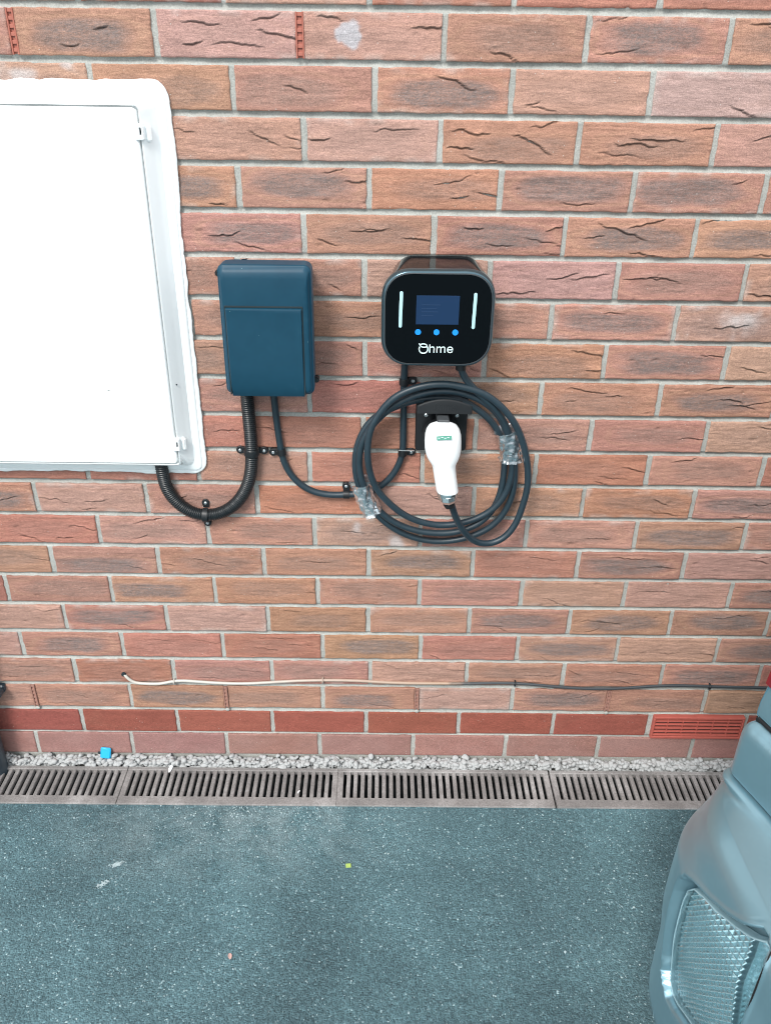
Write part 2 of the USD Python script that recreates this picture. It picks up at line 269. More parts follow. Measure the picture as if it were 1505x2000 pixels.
M('coax_look', {'g': ('geometry', {}), 's': ('separate_xyz', {}), 'mr': ('map_range', {'from_min': -0.6, 'from_max': 1.05, 'clamp': True}), 'n': ('noise_texture', {'scale': 60.0, 'detail': 3.0}), 'ad': ('math', {'math_type': 'multiply_add', 'value2': 0.06}),
    'r': ('rgb_ramp', {'ramp': [(0.0, (0.47, 0.455, 0.41)), (0.22, (0.43, 0.41, 0.37)), (0.32, (0.38, 0.30, 0.25)), (0.50, (0.36, 0.25, 0.18)), (0.535, (0.05, 0.055, 0.06)), (1.0, (0.03, 0.037, 0.042))]}),
    'p': ('principled_bsdf', {'roughness': 0.4})},
  [('g.position', 's.vector'), ('s.x', 'mr.value'), ('g.position', 'n.vector'), ('n.fac', 'ad.value1'), ('mr.result', 'ad.value3'), ('ad.value', 'r.fac'), ('r.color', 'p.base_color')])

# ================================================================ ground
Z0 = -0.02                      # top of the drain and the drive
def tensor(xs, ys): X, Y = np.meshgrid(xs, ys); return X, Y
YD = -0.1445                    # front edge of the drain
xs = np.r_[-60, -25, -10, -5, -3, -2, -1.5, -1.2, np.arange(-1.0, 0.98, 0.0034), 1.2, 1.5, 2, 3, 5, 10, 25, 60]
ys = np.r_[-60, -25, -10, -5, -3.5, -2.6, -2.0, -1.6, -1.3, -1.1, -0.95, np.arange(-0.86, YD, 0.0034), YD]
X, Y = tensor(xs, ys)
relief = 0.0022 * (meshkit.noise(np.stack([X * 170, Y * 170, 0 * X], -1), 3) - 0.5) + 0.0010 * (meshkit.noise(np.stack([X * 75, Y * 75, 0 * X], -1), 5) - 0.5)
relief += 0.006 * (nz(X, Y, 3.0, 2) - 0.5)
fade = sst(Y, -0.95, -0.8) * sst(X, -1.1, -0.95) * (1 - sst(X, 0.95, 1.1)); edge = 0.35 + 0.65 * sst(YD - Y, 0.0, 0.02)
Zd = Z0 - 0.003 + relief * fade * edge
single('driveway', (np.stack([X.ravel(), Y.ravel(), Zd.ravel()], 1), grid_faces(len(ys), len(xs))), 'asphalt_look', 'dark grey-teal asphalt driveway with pale stone flecks', 'driveway', kind='structure', smooth=True)

# loose pale grit lying on the asphalt: nobody could count it
ico = trimesh.creation.icosphere(1, 1.0); V, Fc = [], []
for k in range(1500):
    x, y = RNG.uniform(-1.0, 0.8), -0.15 - 0.75 * RNG.random()
    if k % 3 == 0: x, y = RNG.normal(-0.28, 0.16), YD - abs(RNG.normal(0, 0.055)) - 0.002
    r = RNG.uniform(0.0005, 0.0011) if RNG.random() < 0.85 else RNG.uniform(0.0011, 0.0020)
    v = ico.vertices * (r * RNG.uniform(0.7, 1.3, 3)) * RNG.uniform(0.8, 1.2, (42, 1))
    V.append(v + (x, y, Z0 - 0.0015 + r * 0.4)); Fc.append(ico.faces + 42 * k)
single('grit', (np.vstack(V), np.vstack(Fc)), 'grit_look', 'fine pale grit scattered over the asphalt driveway', 'grit', kind='stuff')

# gravel strip between wall and drain
single('gravel_bed', rbox(-2.2, 2.2, -0.0275, 0.012, -0.11, -0.034, 0.001), 'soil_look', kind='structure')
ico2 = trimesh.creation.icosphere(2, 1.0); nv = len(ico2.vertices); V, Fc, n = [], [], 0
for layer, cnt in ((-0.028, 1200), (-0.020, 1250), (-0.0125, 1200), (-0.007, 290)):
    for k in range(cnt):
        x = RNG.uniform(-1.6, 1.5); r = RNG.uniform(0.0036, 0.0068) * (1.15 if RNG.random() < 0.1 else 1)
        y = RNG.uniform(-0.0255, -0.0035)
        s = np.array([RNG.uniform(0.9, 1.5), RNG.uniform(0.75, 1.1), RNG.uniform(0.6, 0.95)]) * r
        d = ico2.vertices; v = d * (1 + 0.42 * (meshkit.noise(d * 1.15 + RNG.uniform(0, 90, 3), 1)[:, None] - 0.5)) * s
        a = RNG.uniform(0, math.pi); c_, s_ = math.cos(a), math.sin(a); v = v @ np.array([[c_, s_, 0], [-s_, c_, 0], [0, 0, 1]])
        t = RNG.normal(0, 0.35); v = v @ np.array([[1, 0, 0], [0, math.cos(t), math.sin(t)], [0, -math.sin(t), math.cos(t)]])
        V.append(v + (x, y, layer + RNG.uniform(-0.004, 0.004) + 0.004 * (nz(np.array([x]), np.array([0.]), 6, 4)[0] - 0.5))); Fc.append(ico2.faces + nv * n); n += 1
single('gravel', (np.vstack(V), np.vstack(Fc)), 'pebble_look', 'strip of white pebbles between brick wall and drain grating', 'gravel', kind='stuff', smooth=True)

# ================================================================ brick wall
HB, PITCH = 0.0655, 0.075
COURSES = [  # name, joint centres along the wall (m), one token for each brick: tone + number of creases
 ('Z', [-.227,-.002,.222,.449], 'R1 L1 R1 R0 R1'),
 ('A', [-.563,-.338,-.111,.117,.342,.567], 'M1 D2 L5 L2 M1 D2 M2'),
 ('B', [-.45,-.222,.007,.229,.456], 'P0 M1 M1 D1 L2 W1'),
 ('C', [-.332,-.109,.117,.347,.574], 'M1 L4 L2 M5 O4 L1'),
 ('D', [-.223,-.001,.223,.45,.674], 'D2 D2 O3 D1 D1 M2'),
 ('E', [-.114,.113,.341,.57], 'D2 M4 D5 D4 D4'),
 ('F', [-.009,.216,.444,.673], 'M2 L3 L3 M2 M1'),
 ('G', [-.328,-.119,.11,.334,.563], 'L1 M1 M2 M2 D1 P1'),
 ('H', [-.229,-.008,.217,.443,.671], 'M1 M2 M2 O3 D1 L1'),
 ('I', [-.335,-.114,.103,.331,.559], 'M1 M1 R2 M1 O3 D4'),
 ('J', [-.231,-.011,.21,.436,.664], 'R1 R1 R1 M2 M1 L1'),
 ('K', [-.566,-.342,-.118,.108,.335,.562,.792], 'R1 R0 O1 R1 M1 R3 M1 R0'),
 ('L', [-.681,-.455,-.229,-.004,.216,.44,.667], 'D2 L3 M1 R1 L2 M1 O2 D2'),
 ('LL', [-.564,-.336,-.113,.109,.331,.561,.789], 'R4 M3 M1 P2 M1 M1 D1 M1'),
 ('M', [-.675,-.448,-.223,0.,.223,.448,.676], 'M1 D1 O2 O1 D1 R1 D3 L3'),
 ('N', [-.787,-.56,-.334,-.111,.112,.334,.56,.792], 'R0 M0 D0 O1 M1 M0 L1 L1 D2'),
 ('O', [-.674,-.447,-.222,-.001,.225,.448,.674,.892], 'L1 D1 L0 O1 M0 D2 D3 D1 M0'),
 ('P', [-.784,-.556,-.329,-.103,.119,.339,.566,.793], 'L1 D0 R2 R3 D1 R1 D1 L2 D1'),
 ('Q', [-.676,-.449,-.222,.005,.228,.452,.68,.907], 'M2 R0 M2 M1 L3 M2 O3 D0 R1'),
 ('R', [-.783,-.558,-.334,-.106,.115,.34,.566,.794], 'M0 M2 D1 M0 D1 L1 D1 M1 L1'),
 ('S', [-.684,-.456,-.229,-.004,.218,.445,.675,.906], 'S0 S0 S0 S0 S0 S0 S0 -0 S0'),
 ('T', [-.805,-.574,-.344,-.117,.11,.336,.563,.792], 'T0 T0 T0 T0 T0 T0 T0 T0 T0')]
ZTOP = 1.6125
def mid(k): return ZTOP - 0.07555 * k if k < 20 else ZTOP - 0.07555 * 19 - 0.0765 * (k - 19) + (0.0035 if k == 21 else 0)
XL, XR = -1.06, 1.16
wall = thing('brick_wall', 'red-brown creased-face brick wall with pale grey mortar joints behind the charger', 'brick wall', (0, 0, -0.08))
# mortar: one sheet, each bed joint a shallow recessed hollow
beds = [(mid(k) + mid(k + 1)) / 2 for k in range(21)] + [mid(0) + PITCH / 2 * (1 + 2 * j) for j in range(10)]
zl = [-0.1]
for b in sorted(beds): zl += [b - 0.0075, b - 0.0058, b - 0.004, b - 0.002, b, b + 0.002, b + 0.004, b + 0.0058, b + 0.0075]
zl = np.r_[zl, 2.42]; xl = np.arange(-3.2, 3.25, 0.011); X, Zg = np.meshgrid(xl, zl)
dz = np.min(np.abs(Zg[..., None] - np.array(beds)), -1)
Yg = 0.0030 + 0.0030 * np.clip(1 - (dz / 0.0058) ** 2, 0, 1) + 0.0030 * (nz(X, Zg, 45, 8) - 0.5) + 0.0022 * (nz(X, Zg, 170, 9, 2) - 0.5)
part(wall, 'mortar', (np.stack([X.ravel(), Yg.ravel(), Zg.ravel()], 1), grid_faces(len(zl), len(xl))), 'mortar_look', smooth=True)
part(wall, 'backing', rbox(-3.2, 3.2, 0.03, 0.12, -0.12, 2.42, 0.002), 'mortar_look')

HUE = {'D': ((.328, .186, .146), 0.90), 'M': ((.336, .192, .153), 0.54), 'L': ((.362, .232, .193), 0.22), 'R': ((.322, .156, .122), 0.26), 'W': ((.355, .262, .230), 0.10),
       'O': ((.338, .190, .140), 0.52), 'P': ((.340, .220, .190), 0.50), 'S': ((.250, .082, .065), 0.0), 'T': ((.268, .150, .138), 0.0)}
def brick(x0, x1, zc, token, seed, res, blot=None):
    g = np.random.default_rng(seed); t, nc = token[0], int(token[1:] or 0); L, H = x1 - x0, HB + g.uniform(-0.0008, 0.0008)
    smooth_ = t in 'ST'
    u = np.r_[0, 0.0008, 0.0022, np.linspace(0.0045, L - 0.0045, max(6, int(L / (res * 1.25)))), L - 0.0022, L - 0.0008, L]
    v = np.r_[0, 0.0008, 0.0022, np.linspace(0.0045, H - 0.0045, max(5, int(H / (res * 0.62)))), H - 0.0022, H - 0.0008, H]
    Ug, Vg = np.meshgrid(u, v); sd = seed % 997
    h = (0.0005 if smooth_ else 0.0030) * (nz(Ug * 0.35, Vg, 55, sd) - 0.5) + (0.0002 if smooth_ else 0.0012) * (nz(Ug * 0.3, Vg, 210, sd + 1, 2) - 0.5) + (0 if smooth_ else 0.0006) * (nz(Ug * 0.06, Vg, 300, sd + 17, 2) - 0.5)
    dirt = np.zeros_like(Ug)
    for _ in range(nc if not smooth_ else 0):
        ln = g.uniform(0.022, 0.085) if nc < 4 else g.uniform(0.03, 0.10)
        u0 = g.uniform(-0.01, L - ln * 0.6); v0 = g.uniform(0.10, 0.92) * H; sl = g.normal(-0.07, 0.15); amp = g.uniform(0.0007, 0.0030); wd_ = 0.0006 + 0.00025 * amp / 0.001 * g.uniform(.5, 1.2); ph = g.uniform(0, 50)
        s = (Ug - u0) / ln; tp = np.where((s > 0) & (s < 1), np.sin(np.pi * np.clip(s, 0, 1)) ** 0.55, 0)
        vc = v0 + sl * (Ug - u0) + 0.0085 * (meshkit.fbm(np.stack([Ug * 60 + ph, 0 * Ug, 0 * Ug], -1), 3, sd) - 0.5) + g.choice([-1, 1]) * 0.006 * np.clip(s, 0, 1) ** 2
        dv = Vg - vc
        h += amp * tp * np.where(dv > 0, np.exp(-dv / 0.0085), -0.55 * np.exp(dv / 0.0045)) - 0.0018 * tp * np.exp(-((dv + 0.0007) / 0.0010) ** 2)
        dirt = np.maximum(dirt, tp * np.exp(-((dv + 0.0008) / wd_) ** 2) * g.uniform(0.3, 1.0) * np.clip(0.25 + 1.7 * nz(Ug, Vg, 120, sd + 5, 2), 0, 1))
    for _ in range(g.integers(0, 3) if not smooth_ else 0):   # small chips and pits
        pu, pv, pr = g.uniform(0, L), g.uniform(0, H), g.uniform(0.0015, 0.004)
        q = np.exp(-(((Ug - pu) / (pr * 1.8)) ** 2 + ((Vg - pv) / pr) ** 2)); h -= 0.0018 * q; dirt = np.maximum(dirt, 0.35 * q)
    e = np.minimum(np.minimum(Ug, L - Ug), np.minimum(Vg, H - Vg)); h -= 0.0016 * np.clip(1 - e / 0.0024, 0, 1) ** 2
    wob = 0.0017 * (nz(Ug, Vg, 75, sd + 3) - 0.5) * 2
    du = wob * (1 - np.minimum(Ug, L - Ug) / (L / 2)) ** 6 * np.sign(Ug - L / 2); dvv = (0.0008 if smooth_ else 0.0016) * (nz(Ug, Vg, 60, sd + 4) - 0.5) * (1 - np.minimum(Vg, H - Vg) / (H / 2)) ** 4 * np.sign(Vg - H / 2) * 1.6
    tilt = g.normal(0, 0.0006); y0 = g.normal(-0.0004, 0.0007)
    P = np.stack([x0 + Ug + du, y0 - h + tilt * (Vg / H - .5), zc - H / 2 + Vg + dvv], -1)
    # colour of the clay, toned down on the low courses: kiln-smoked heart, warm rim, dark dirt in the creases
    basec, st = HUE[t]; c = np.array(basec) * np.array([1.07, 1.0, 0.94]) * (0.93 if zc < 0.63 else 1.0) * (1 + g.normal(0, 0.045)) * np.array([1, 1 + g.normal(0, 0.03), 1 + g.normal(0, 0.045)])  # low courses darkened: the weaker light near the ground is painted into the colour
    cu, cv = g.normal(0, 0.05), g.normal(0, 0.06); au, av = g.uniform(0.39, 0.47), g.uniform(0.29, 0.38)
    rr = (np.abs((Ug / L - .5 - cu) / au) ** 3.2 + np.abs((Vg / H - .5 - cv) / av) ** 3.2) ** (1 / 3.2) + 0.6 * (nz(Ug * 0.35, Vg, 60, sd + 6) - 0.5)
    inner = (1 - sst(rr, 0.62, 1.10)); rim = np.exp(-((rr - 1.13) / 0.09) ** 2)
    smoke = np.array([.178, .142, .132]) if t in 'DP' else np.array([.205, .148, .126])
    k = np.clip(st * inner * (0.78 + 0.5 * (nz(Ug, Vg, 40, sd + 9) - 0.5) + 0.55 * (g.random(Ug.shape) - 0.5) + 0.5 * (nz(Ug * 0.08, Vg, 330, sd + 15, 2) - 0.5)), 0, 1)
    col = c * (1 - k[..., None]) + smoke * k[..., None]
    col = col + (np.array([.40, .245, .165]) - col) * (0.30 * rim * min(1, st + 0.15))[..., None]
    col = col * (1 + 0.34 * (nz(Ug * 0.4, Vg, 90, sd + 12) - 0.5) + (0.05 if smooth_ else 0.26) * (nz(Ug * 0.05, Vg, 300, sd + 17, 2) - 0.5) + 0.10 * (g.random(Ug.shape) - 0.5))[..., None]
    if t == 'T': col = col + (np.array([.34, .22, .20]) - col) * (0.7 * np.clip(nz(Ug, Vg, 22, sd + 2) - 0.35, 0, 1))[..., None]
    if t == 'P' : col = col + (np.array([.44, .40, .39]) - col) * (0.8 * sst(nz(Ug, Vg, 24, sd + 2), 0.45, 0.7))[..., None]
    if not smooth_ and g.random() < 0.45:   # lime bloom rubbed off the mortar along an edge
        col = col + (np.array([.45, .40, .37]) - col) * (0.45 * sst(nz(Ug, Vg, 35, sd + 8), 0.48, 0.75) * np.clip(1 - e / 0.012, 0, 1))[..., None]
    if blot:   # blot of grey paint
        bm = sst(1.05 - np.sqrt(((Ug - blot[0]) / blot[2]) ** 2 + ((Vg - blot[1]) / blot[3]) ** 2) + 1.0 * (nz(Ug, Vg, 62, 11) - 0.5), 0.05, 0.30)
        col = col + (np.array([.40, .405, .43]) - col) * (0.8 * bm)[..., None]; h2 = bm
    col = col * (1 - 0.5 * dirt)[..., None]
    nr, ncn = Ug.shape; V = P.reshape(-1, 3); C = col.reshape(-1, 3); F = grid_faces(nr, ncn)
    i = np.arange(nr * ncn).reshape(nr, ncn); loop = np.r_[i[0, :-1], i[:-1, -1], i[-1, :0:-1], i[:0:-1, 0]]
    a = V[loop]; b = a.copy(); b[:, 1] = 0.02; n0 = len(V); m = len(loop); j = np.arange(m); jn = np.roll(j, -1)
    V = np.vstack([V, a, b]); C = np.vstack([C, C[loop], C[loop]])
    F = np.vstack([F, np.stack([n0 + jn, n0 + j, n0 + m + j], 1), np.stack([n0 + jn, n0 + m + j, n0 + m + jn], 1)])
    return V, F, C
g_ = np.random.default_rng(31); EXT = []; seed = 100; VENTS = {('A', 0), ('A', 2), ('R', 0), ('R', 2), ('R', 4), ('R', 6)}
spare = ['M1', 'D1', 'L1', 'M2', 'D0', 'R1', 'O1']
for k, (nm, js, toks) in enumerate(COURSES):
    toks = toks.split(); js = list(js)
    lim_r = 1.10
    lim_l = -1.0 if k > 9 else -0.85
    while js[0] > lim_l: js.insert(0, js[0] - 0.225); toks.insert(0, spare[seed % 7] if nm not in 'ST' else nm + '0'); seed += 1
    while js[-1] < lim_r - 0.1: js.append(js[-1] + 0.225); toks.append(spare[(seed * 3) % 7] if nm not in 'ST' else nm + '0'); seed += 1
    EXT.append((js[0], js[-1]))
    for n in range(len(js) - 1):
        seed += 1; tok = toks[n + 1]
        if tok[0] == '-': continue
        x0, x1 = js[n] + 0.0049 + 0.0012 * (g_.random() - .5), js[n + 1] - 0.0049 - 0.0012 * (g_.random() - .5)
        if x0 > -0.80 and x1 < -0.352 and 0.79 < mid(k) - 0.033 and mid(k) + 0.033 < 1.45: continue     # the meter box fills the wall here
        near = -0.95 < x1 and x0 < 0.95
        bl = (0.0745, 0.036, 0.0235, 0.0235) if nm == 'A' and x0 < -0.05 < x1 else None
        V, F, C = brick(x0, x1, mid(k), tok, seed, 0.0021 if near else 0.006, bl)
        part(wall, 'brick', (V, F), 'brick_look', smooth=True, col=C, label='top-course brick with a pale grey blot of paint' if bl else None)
# the same wall beyond the picture: plain bricks in one mesh
V, F, C = [], [], []; n = 0
for k in range(-10, 22):
    if k >= 0: lo, hi = EXT[k]
    else: lo = hi = -0.002 if k % 2 == 0 else 0.11
    js = [(hi + .225 * i, hi + .225 * (i + 1)) for i in range(int((3.1 - hi) / .225))] + [(lo - .225 * (i + 1), lo - .225 * i) for i in range(int((3.1 + lo) / .225))]
    for a, b in js:
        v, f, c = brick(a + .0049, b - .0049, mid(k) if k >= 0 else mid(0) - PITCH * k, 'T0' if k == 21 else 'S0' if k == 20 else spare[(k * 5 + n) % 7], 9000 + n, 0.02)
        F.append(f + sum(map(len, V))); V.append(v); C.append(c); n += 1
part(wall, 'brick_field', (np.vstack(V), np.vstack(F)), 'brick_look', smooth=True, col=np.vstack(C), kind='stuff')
# weep vents in the upright joints
def weep(x, z, mat, w, label, lean=0.0):
    h = 0.0645; m = [rbox(x - w / 2, x - w / 2 + 0.0022, -0.003, 0.01, z - h / 2, z + h / 2, 0.0005), rbox(x + w / 2 - 0.0022, x + w / 2, -0.003, 0.01, z - h / 2, z + h / 2, 0.0005)]
    for q in range(6):
        zz = z - h / 2 + (q + 0.35) * h / 5.9; m.append(rbox(x - w / 2 + 0.0023, x + w / 2 - 0.0023, -0.0015, 0.009, zz, zz + 0.0055, 0.0004))
    m.append(rbox(x - w / 2 + 0.0023, x + w / 2 - 0.0023, 0.0012 if mat == 'vent_red' else 0.0004, 0.0095, z - h / 2 + 0.001, z + h / 2 - 0.001, 0.0004))
    part(wall, 'weep_vent', cat_(m), mat, label=label)
weep(-0.5605, mid(1), 'vent_red', 0.0115, 'red plastic weep vent left in the second course from the top')
weep(-0.1105, mid(1), 'vent_red', 0.0125, 'red plastic weep vent beside the brick with the grey paint blot')
for x, t in ((-0.783, 'leftmost brown weep vent in the low course'), (-0.334, 'brown weep vent under the cream cable'), (0.115, 'brown weep vent where the cable turns dark'), (0.566, 'rightmost brown weep vent left of the air brick')):
    weep(x, mid(19), 'vent_brown', 0.0098, t)
    m = trimesh.creation.icosphere(2, 1.0); m.vertices *= (0.0055, 0.003, 0.0045); m.apply_translation((x + 0.001, -0.0005, mid(19) - 0.037)); part(wall, 'mortar_dab', m, 'mortar_look', smooth=True)
# air brick: frame, slats, bars
AX0, AX1, AZ0, AZ1 = 0.6815, 0.899, mid(20) - 0.0335, mid(20) + 0.0335
m = [rbox(AX0, AX1, -0.0088, 0.016, AZ1 - 0.0065, AZ1, 0.0008), rbox(AX0, AX1, -0.0088, 0.016, AZ0, AZ0 + 0.0065, 0.0008), rbox(AX0, AX0 + 0.005, -0.0085, 0.016, AZ0 + 0.0066, AZ1 - 0.0066, 0.0008), rbox(AX1 - 0.005, AX1, -0.0085, 0.016, AZ0 + 0.0066, AZ1 - 0.0066, 0.0008)]
air = part(wall, 'air_brick', cat_(m), 'airbrick_red', label='terracotta red plastic air brick with louvres in the second lowest course')
base[air] = base[wall]
for q in range(5):
    zz = AZ0 + 0.0085 + q * 0.0108
    s = rbox(AX0 + 0.0052, AX1 - 0.0052, -0.0078, -0.0016, zz, zz + 0.0036, 0.0006); s.apply_transform(trimesh.transformations.rotation_matrix(math.radians(10), (1, 0, 0), ((AX0 + AX1) / 2, -.004, zz + 0.0025))); part(air, 'slat', s, 'airbrick_red')
for q in range(1, 6):
    xx = AX0 + q * (AX1 - AX0) / 6; part(air, 'bar', rbox(xx - 0.0011, xx + 0.0011, -0.0066, -.0013, AZ0 + 0.0067, AZ1 - 0.0067, 0.0003), 'airbrick_red')
part(air, 'back_plate', rbox(AX0 + 0.0052, AX1 - 0.0052, -0.0012, 0.0158, AZ0 + 0.0067, AZ1 - 0.0067, 0.0003), 'dark_slot')
# ================================================================ drain channel
drain = thing('drain_channel', 'dark slot drain trough sunk under the gratings along the wall', 'drain channel', (0, -0.09, -0.12))
part(drain, 'trough', cat_([rbox(-2.2, 2.2, -0.1440, -0.0285, -0.125, -0.115, 0.001), rbox(-2.2, 2.2, -0.1440, -0.1365, -0.1149, -0.034, 0.001), rbox(-2.2, 2.2, -0.0360, -0.0285, -0.1149, -0.034, 0.001)]), 'trough_look')
GL, NS = 0.5097, 30
LAB = ['first drain grating from the left, running out of the picture below the downpipe', 'second drain grating from the left, below the blue plastic piece and the conduit',
       'third drain grating, below the coiled charging cable and the lime scrap', 'fourth drain grating from the left, running behind the silver car', 'drain grating hidden wholly behind the silver car', 'drain grating beyond the left edge of the picture, past the downpipe']
g0 = None
for k, x0 in enumerate((-1.0915, -0.5805, -0.0705, 0.4435, 0.9535, -1.6015)):
    if g0 is None:
        p = thing('drain_grating', LAB[k], 'drain grating', (x0, -0.0865, Z0), 'gratings of the slot drain'); g0 = p
        yb, yf, zt, zb = -0.0290, -0.1435, Z0, Z0 - 0.013
        part(p, 'back_rail', rbox(x0, x0 + GL, -0.0395, yb, zb, zt, 0.0012), 'grating_look')
        part(p, 'front_rail', rbox(x0, x0 + GL, yf, -0.1200, zb, zt, 0.0012), 'grating_look')
        pit = GL / NS
        for q in range(NS):
            xa = x0 + (q + 0.23) * pit if q else x0; xb = x0 + (q + 0.79) * pit if q < NS - 1 else x0 + GL
            part(p, 'bar', rbox(xa, xb, -0.1206, -0.0389, zb + 0.001, zt - 0.0008 - 0.0002 * ((q * 7) % 3), 0.0013), 'grating_look')
    else:
        p = numbered('/World', 'drain_grating'); x = UsdGeom.Xform.Define(stage, p); x.AddTranslateOp().Set(Gf.Vec3d(x0, -0.0865, Z0))
        x.GetPrim().GetReferences().AddInternalReference(g0); x.GetPrim().SetInstanceable(True); tag(x.GetPrim(), LAB[k], 'drain grating', 'gratings of the slot drain')

# ================================================================ white meter box
mb = thing('meter_box', 'white wall-mounted meter box with a hinged door and a painted uneven edge', 'meter box', (-0.565, 0, 0.775))
bx0, bx1, bz0, bz1 = -0.806, -0.3315, 0.7755, 1.4645
def rect_loop(x0, x1, z0, z1, y, n=60, wob=0.0, sd=0, rad=0.012):
    r = ring(x1 - x0, z1 - z0, rad, 6, (x0 + x1) / 2, (z0 + z1) / 2)
    ls = LineString(np.vstack([r, r[:1]])); pts = np.array([ls.interpolate(t, True).coords[0] for t in np.linspace(0, 1, n * 4, endpoint=False)])
    c = np.array([(x0 + x1) / 2, (z0 + z1) / 2]); d = pts - c
    if wob: pts = c + d * (1 + (wob * 2 * (nz(pts[:, 0], pts[:, 1], 34, sd, 4) - 0.5) / np.linalg.norm(d, axis=1))[:, None])
    return np.insert(pts, 1, y, axis=1)
D0, D1, E0, E1 = -0.762, -0.3715, 0.8065, 1.4335
part(mb, 'frame', loft([rect_loop(bx0, bx1, bz0, bz1, 0.004, 80), rect_loop(bx0, bx1, bz0, bz1, -0.007, 80), rect_loop(bx0 + .003, bx1 - .003, bz0 + .003, bz1 - .003, -0.0105, 80), rect_loop(bx0 + 0.014, bx1 - 0.014, bz0 + 0.013, bz1 - 0.013, -0.0125, 80),
     rect_loop(bx0 + 0.018, bx1 - 0.018, bz0 + 0.017, bz1 - 0.017, -0.018, 80), rect_loop(D0 - 0.006, D1 + 0.006, E0 - 0.006, E1 + 0.006, -0.0385, 80, rad=.006), rect_loop(D0 - 0.0032, D1 + 0.0032, E0 - 0.0032, E1 + 0.0032, -0.040, 80, rad=.004), rect_loop(D0 - 0.0024, D1 + 0.0024, E0 - 0.0024, E1 + 0.0024, -0.030, 80, rad=.004)], cap0=False), 'white_grp', smooth=32)
doorm = loft([rect_loop(D0, D1, E0, E1, -0.0305, 60, rad=.004), rect_loop(D0, D1, E0, E1, -0.0405, 60, rad=.004), rect_loop(D0 + .0015, D1 - .0015, E0 + .0015, E1 - .0015, -0.0418, 60, rad=.003)])
door = part(mb, 'door', doorm, 'white_paint', smooth=30)
part(door, 'scuff', rbox(-0.4855, -0.4815, -0.0422, -0.0415, 0.9555, 0.9567, 0.0002), 'dark_slot')
for zc in (1.3985, 0.8475):
    a = m3.Manifold(m3.Mesh(np.asarray(rbox(-0.3770, -0.3625, -0.0465, -0.030, zc - .0125, zc + .0125, .0015).vertices, np.float32), np.asarray(rbox(-0.3770, -0.3625, -0.0465, -0.030, zc - .0125, zc + .0125, .0015).faces, np.uint32)))
    a = a - m3.Manifold.cube((0.0038, 0.014, 0.0115), True).translate((-0.3672, -0.0465, zc + 0.001))
    h = part(mb, 'hinge', to_tm(a), 'white_paint')
    part(h, 'slot', rbox(-0.3690, -0.3654, -0.0400, -0.0394, zc - .0045, zc + .0065, .0001), 'dark_slot')
    part(h, 'lug', rbox(-0.3622, -0.3530, -0.0360, -0.026, zc - .016, zc + .010, .003), 'white_grp')
part(mb, 'screw_hole', cyl((-0.3585, -0.0325, 0.9655), (-0.3585, -0.0316, 0.9655), 0.0014), 'dark_slot')
# painted sealant bead round the edge, lumpy as it is
loop = rect_loop(bx0 - .0015, bx1 + .0015, bz0 - .001, bz1 + .001, -0.004, 260, wob=0.0052, sd=3, rad=0.02)
rad = 0.0040 + 0.0046 * (nz(loop[:, 0], loop[:, 2], 11, 6) - 0.42) + 0.0012 * (nz(loop[:, 0], loop[:, 2], 60, 7) - 0.5)
rad = np.clip(rad, 0.0022, 0.0095)[:, None]; th = np.linspace(0, 2 * np.pi, 10, endpoint=False); c = loop.mean(0); d = loop - c
nrm = np.array([-(np.roll(loop, -1, 0) - np.roll(loop, 1, 0))[:, 2], np.zeros(len(loop)), (np.roll(loop, -1, 0) - np.roll(loop, 1, 0))[:, 0]]).T; nrm /= np.linalg.norm(nrm, axis=1, keepdims=True)
V = (loop[:, None, :] + rad[:, :, None] * (np.cos(th)[None, :, None] * nrm[:, None, :] * 1.25 + np.sin(th)[None, :, None] * np.array([0, -0.5, 0])[None, None, :])).reshape(-1, 3)
n, m_ = len(loop), 10; i = np.arange(n * m_).reshape(n, m_); a, b, c_, d_ = i.ravel(), np.roll(i, -1, 1).ravel(), np.roll(np.roll(i, -1, 0), -1, 1).ravel(), np.roll(i, -1, 0).ravel()
t = trimesh.Trimesh(V, np.vstack([np.stack([a, b, c_], 1), np.stack([a, c_, d_], 1)]), process=False)
if t.volume < 0: t.invert()
part(mb, 'sealant_bead', t, 'sealant_look', smooth=True, label='lumpy painted sealant bead round the meter box')

# ================================================================ slate-blue isolator enclosure
iso = thing('isolator_box', 'slate-blue plastic electrical isolator box with a flush flap, left of the charger', 'electrical box', (-0.177, 0, 0.97))
cx = -0.1755
part(iso, 'body', loft_rr([(0.006, .150, .222, .010, cx - .006, 1.078), (-0.050, .153, .226, .011, cx - .003, 1.081), (-0.0515, .150, .222, .010, cx - .003, 1.081), (-0.0535, .150, .222, .010, cx - .003, 1.081)]), 'slate_plastic', smooth=32)
nr_ = 9
def cover_ring(y, ins, ztop, zbot, r): return np.insert(ring(.1585 - 2 * ins, ztop - zbot, r, nr_, cx, (ztop + zbot) / 2), 1, y, axis=1)
part(iso, 'cover', loft([cover_ring(-.0535, .0006, 1.2005, .9725, .012), cover_ring(-.086, .0, 1.2015, .9715, .012), cover_ring(-.0895, .0005, 1.2012, .972, .012), cover_ring(-.0905, .0010, 1.2005, .9725, .0115), cover_ring(-.0910, .0030, 1.1985, .974, .010), cover_ring(-.0955, .0046, 1.1945, .975, .009), cover_ring(-.0985, .0062, 1.1890, .978, .008), cover_ring(-.1000, .0085, 1.180, .982, .008), cover_ring(-.1010, .014, 1.15, .99, .008)]), 'slate_plastic', smooth=38)
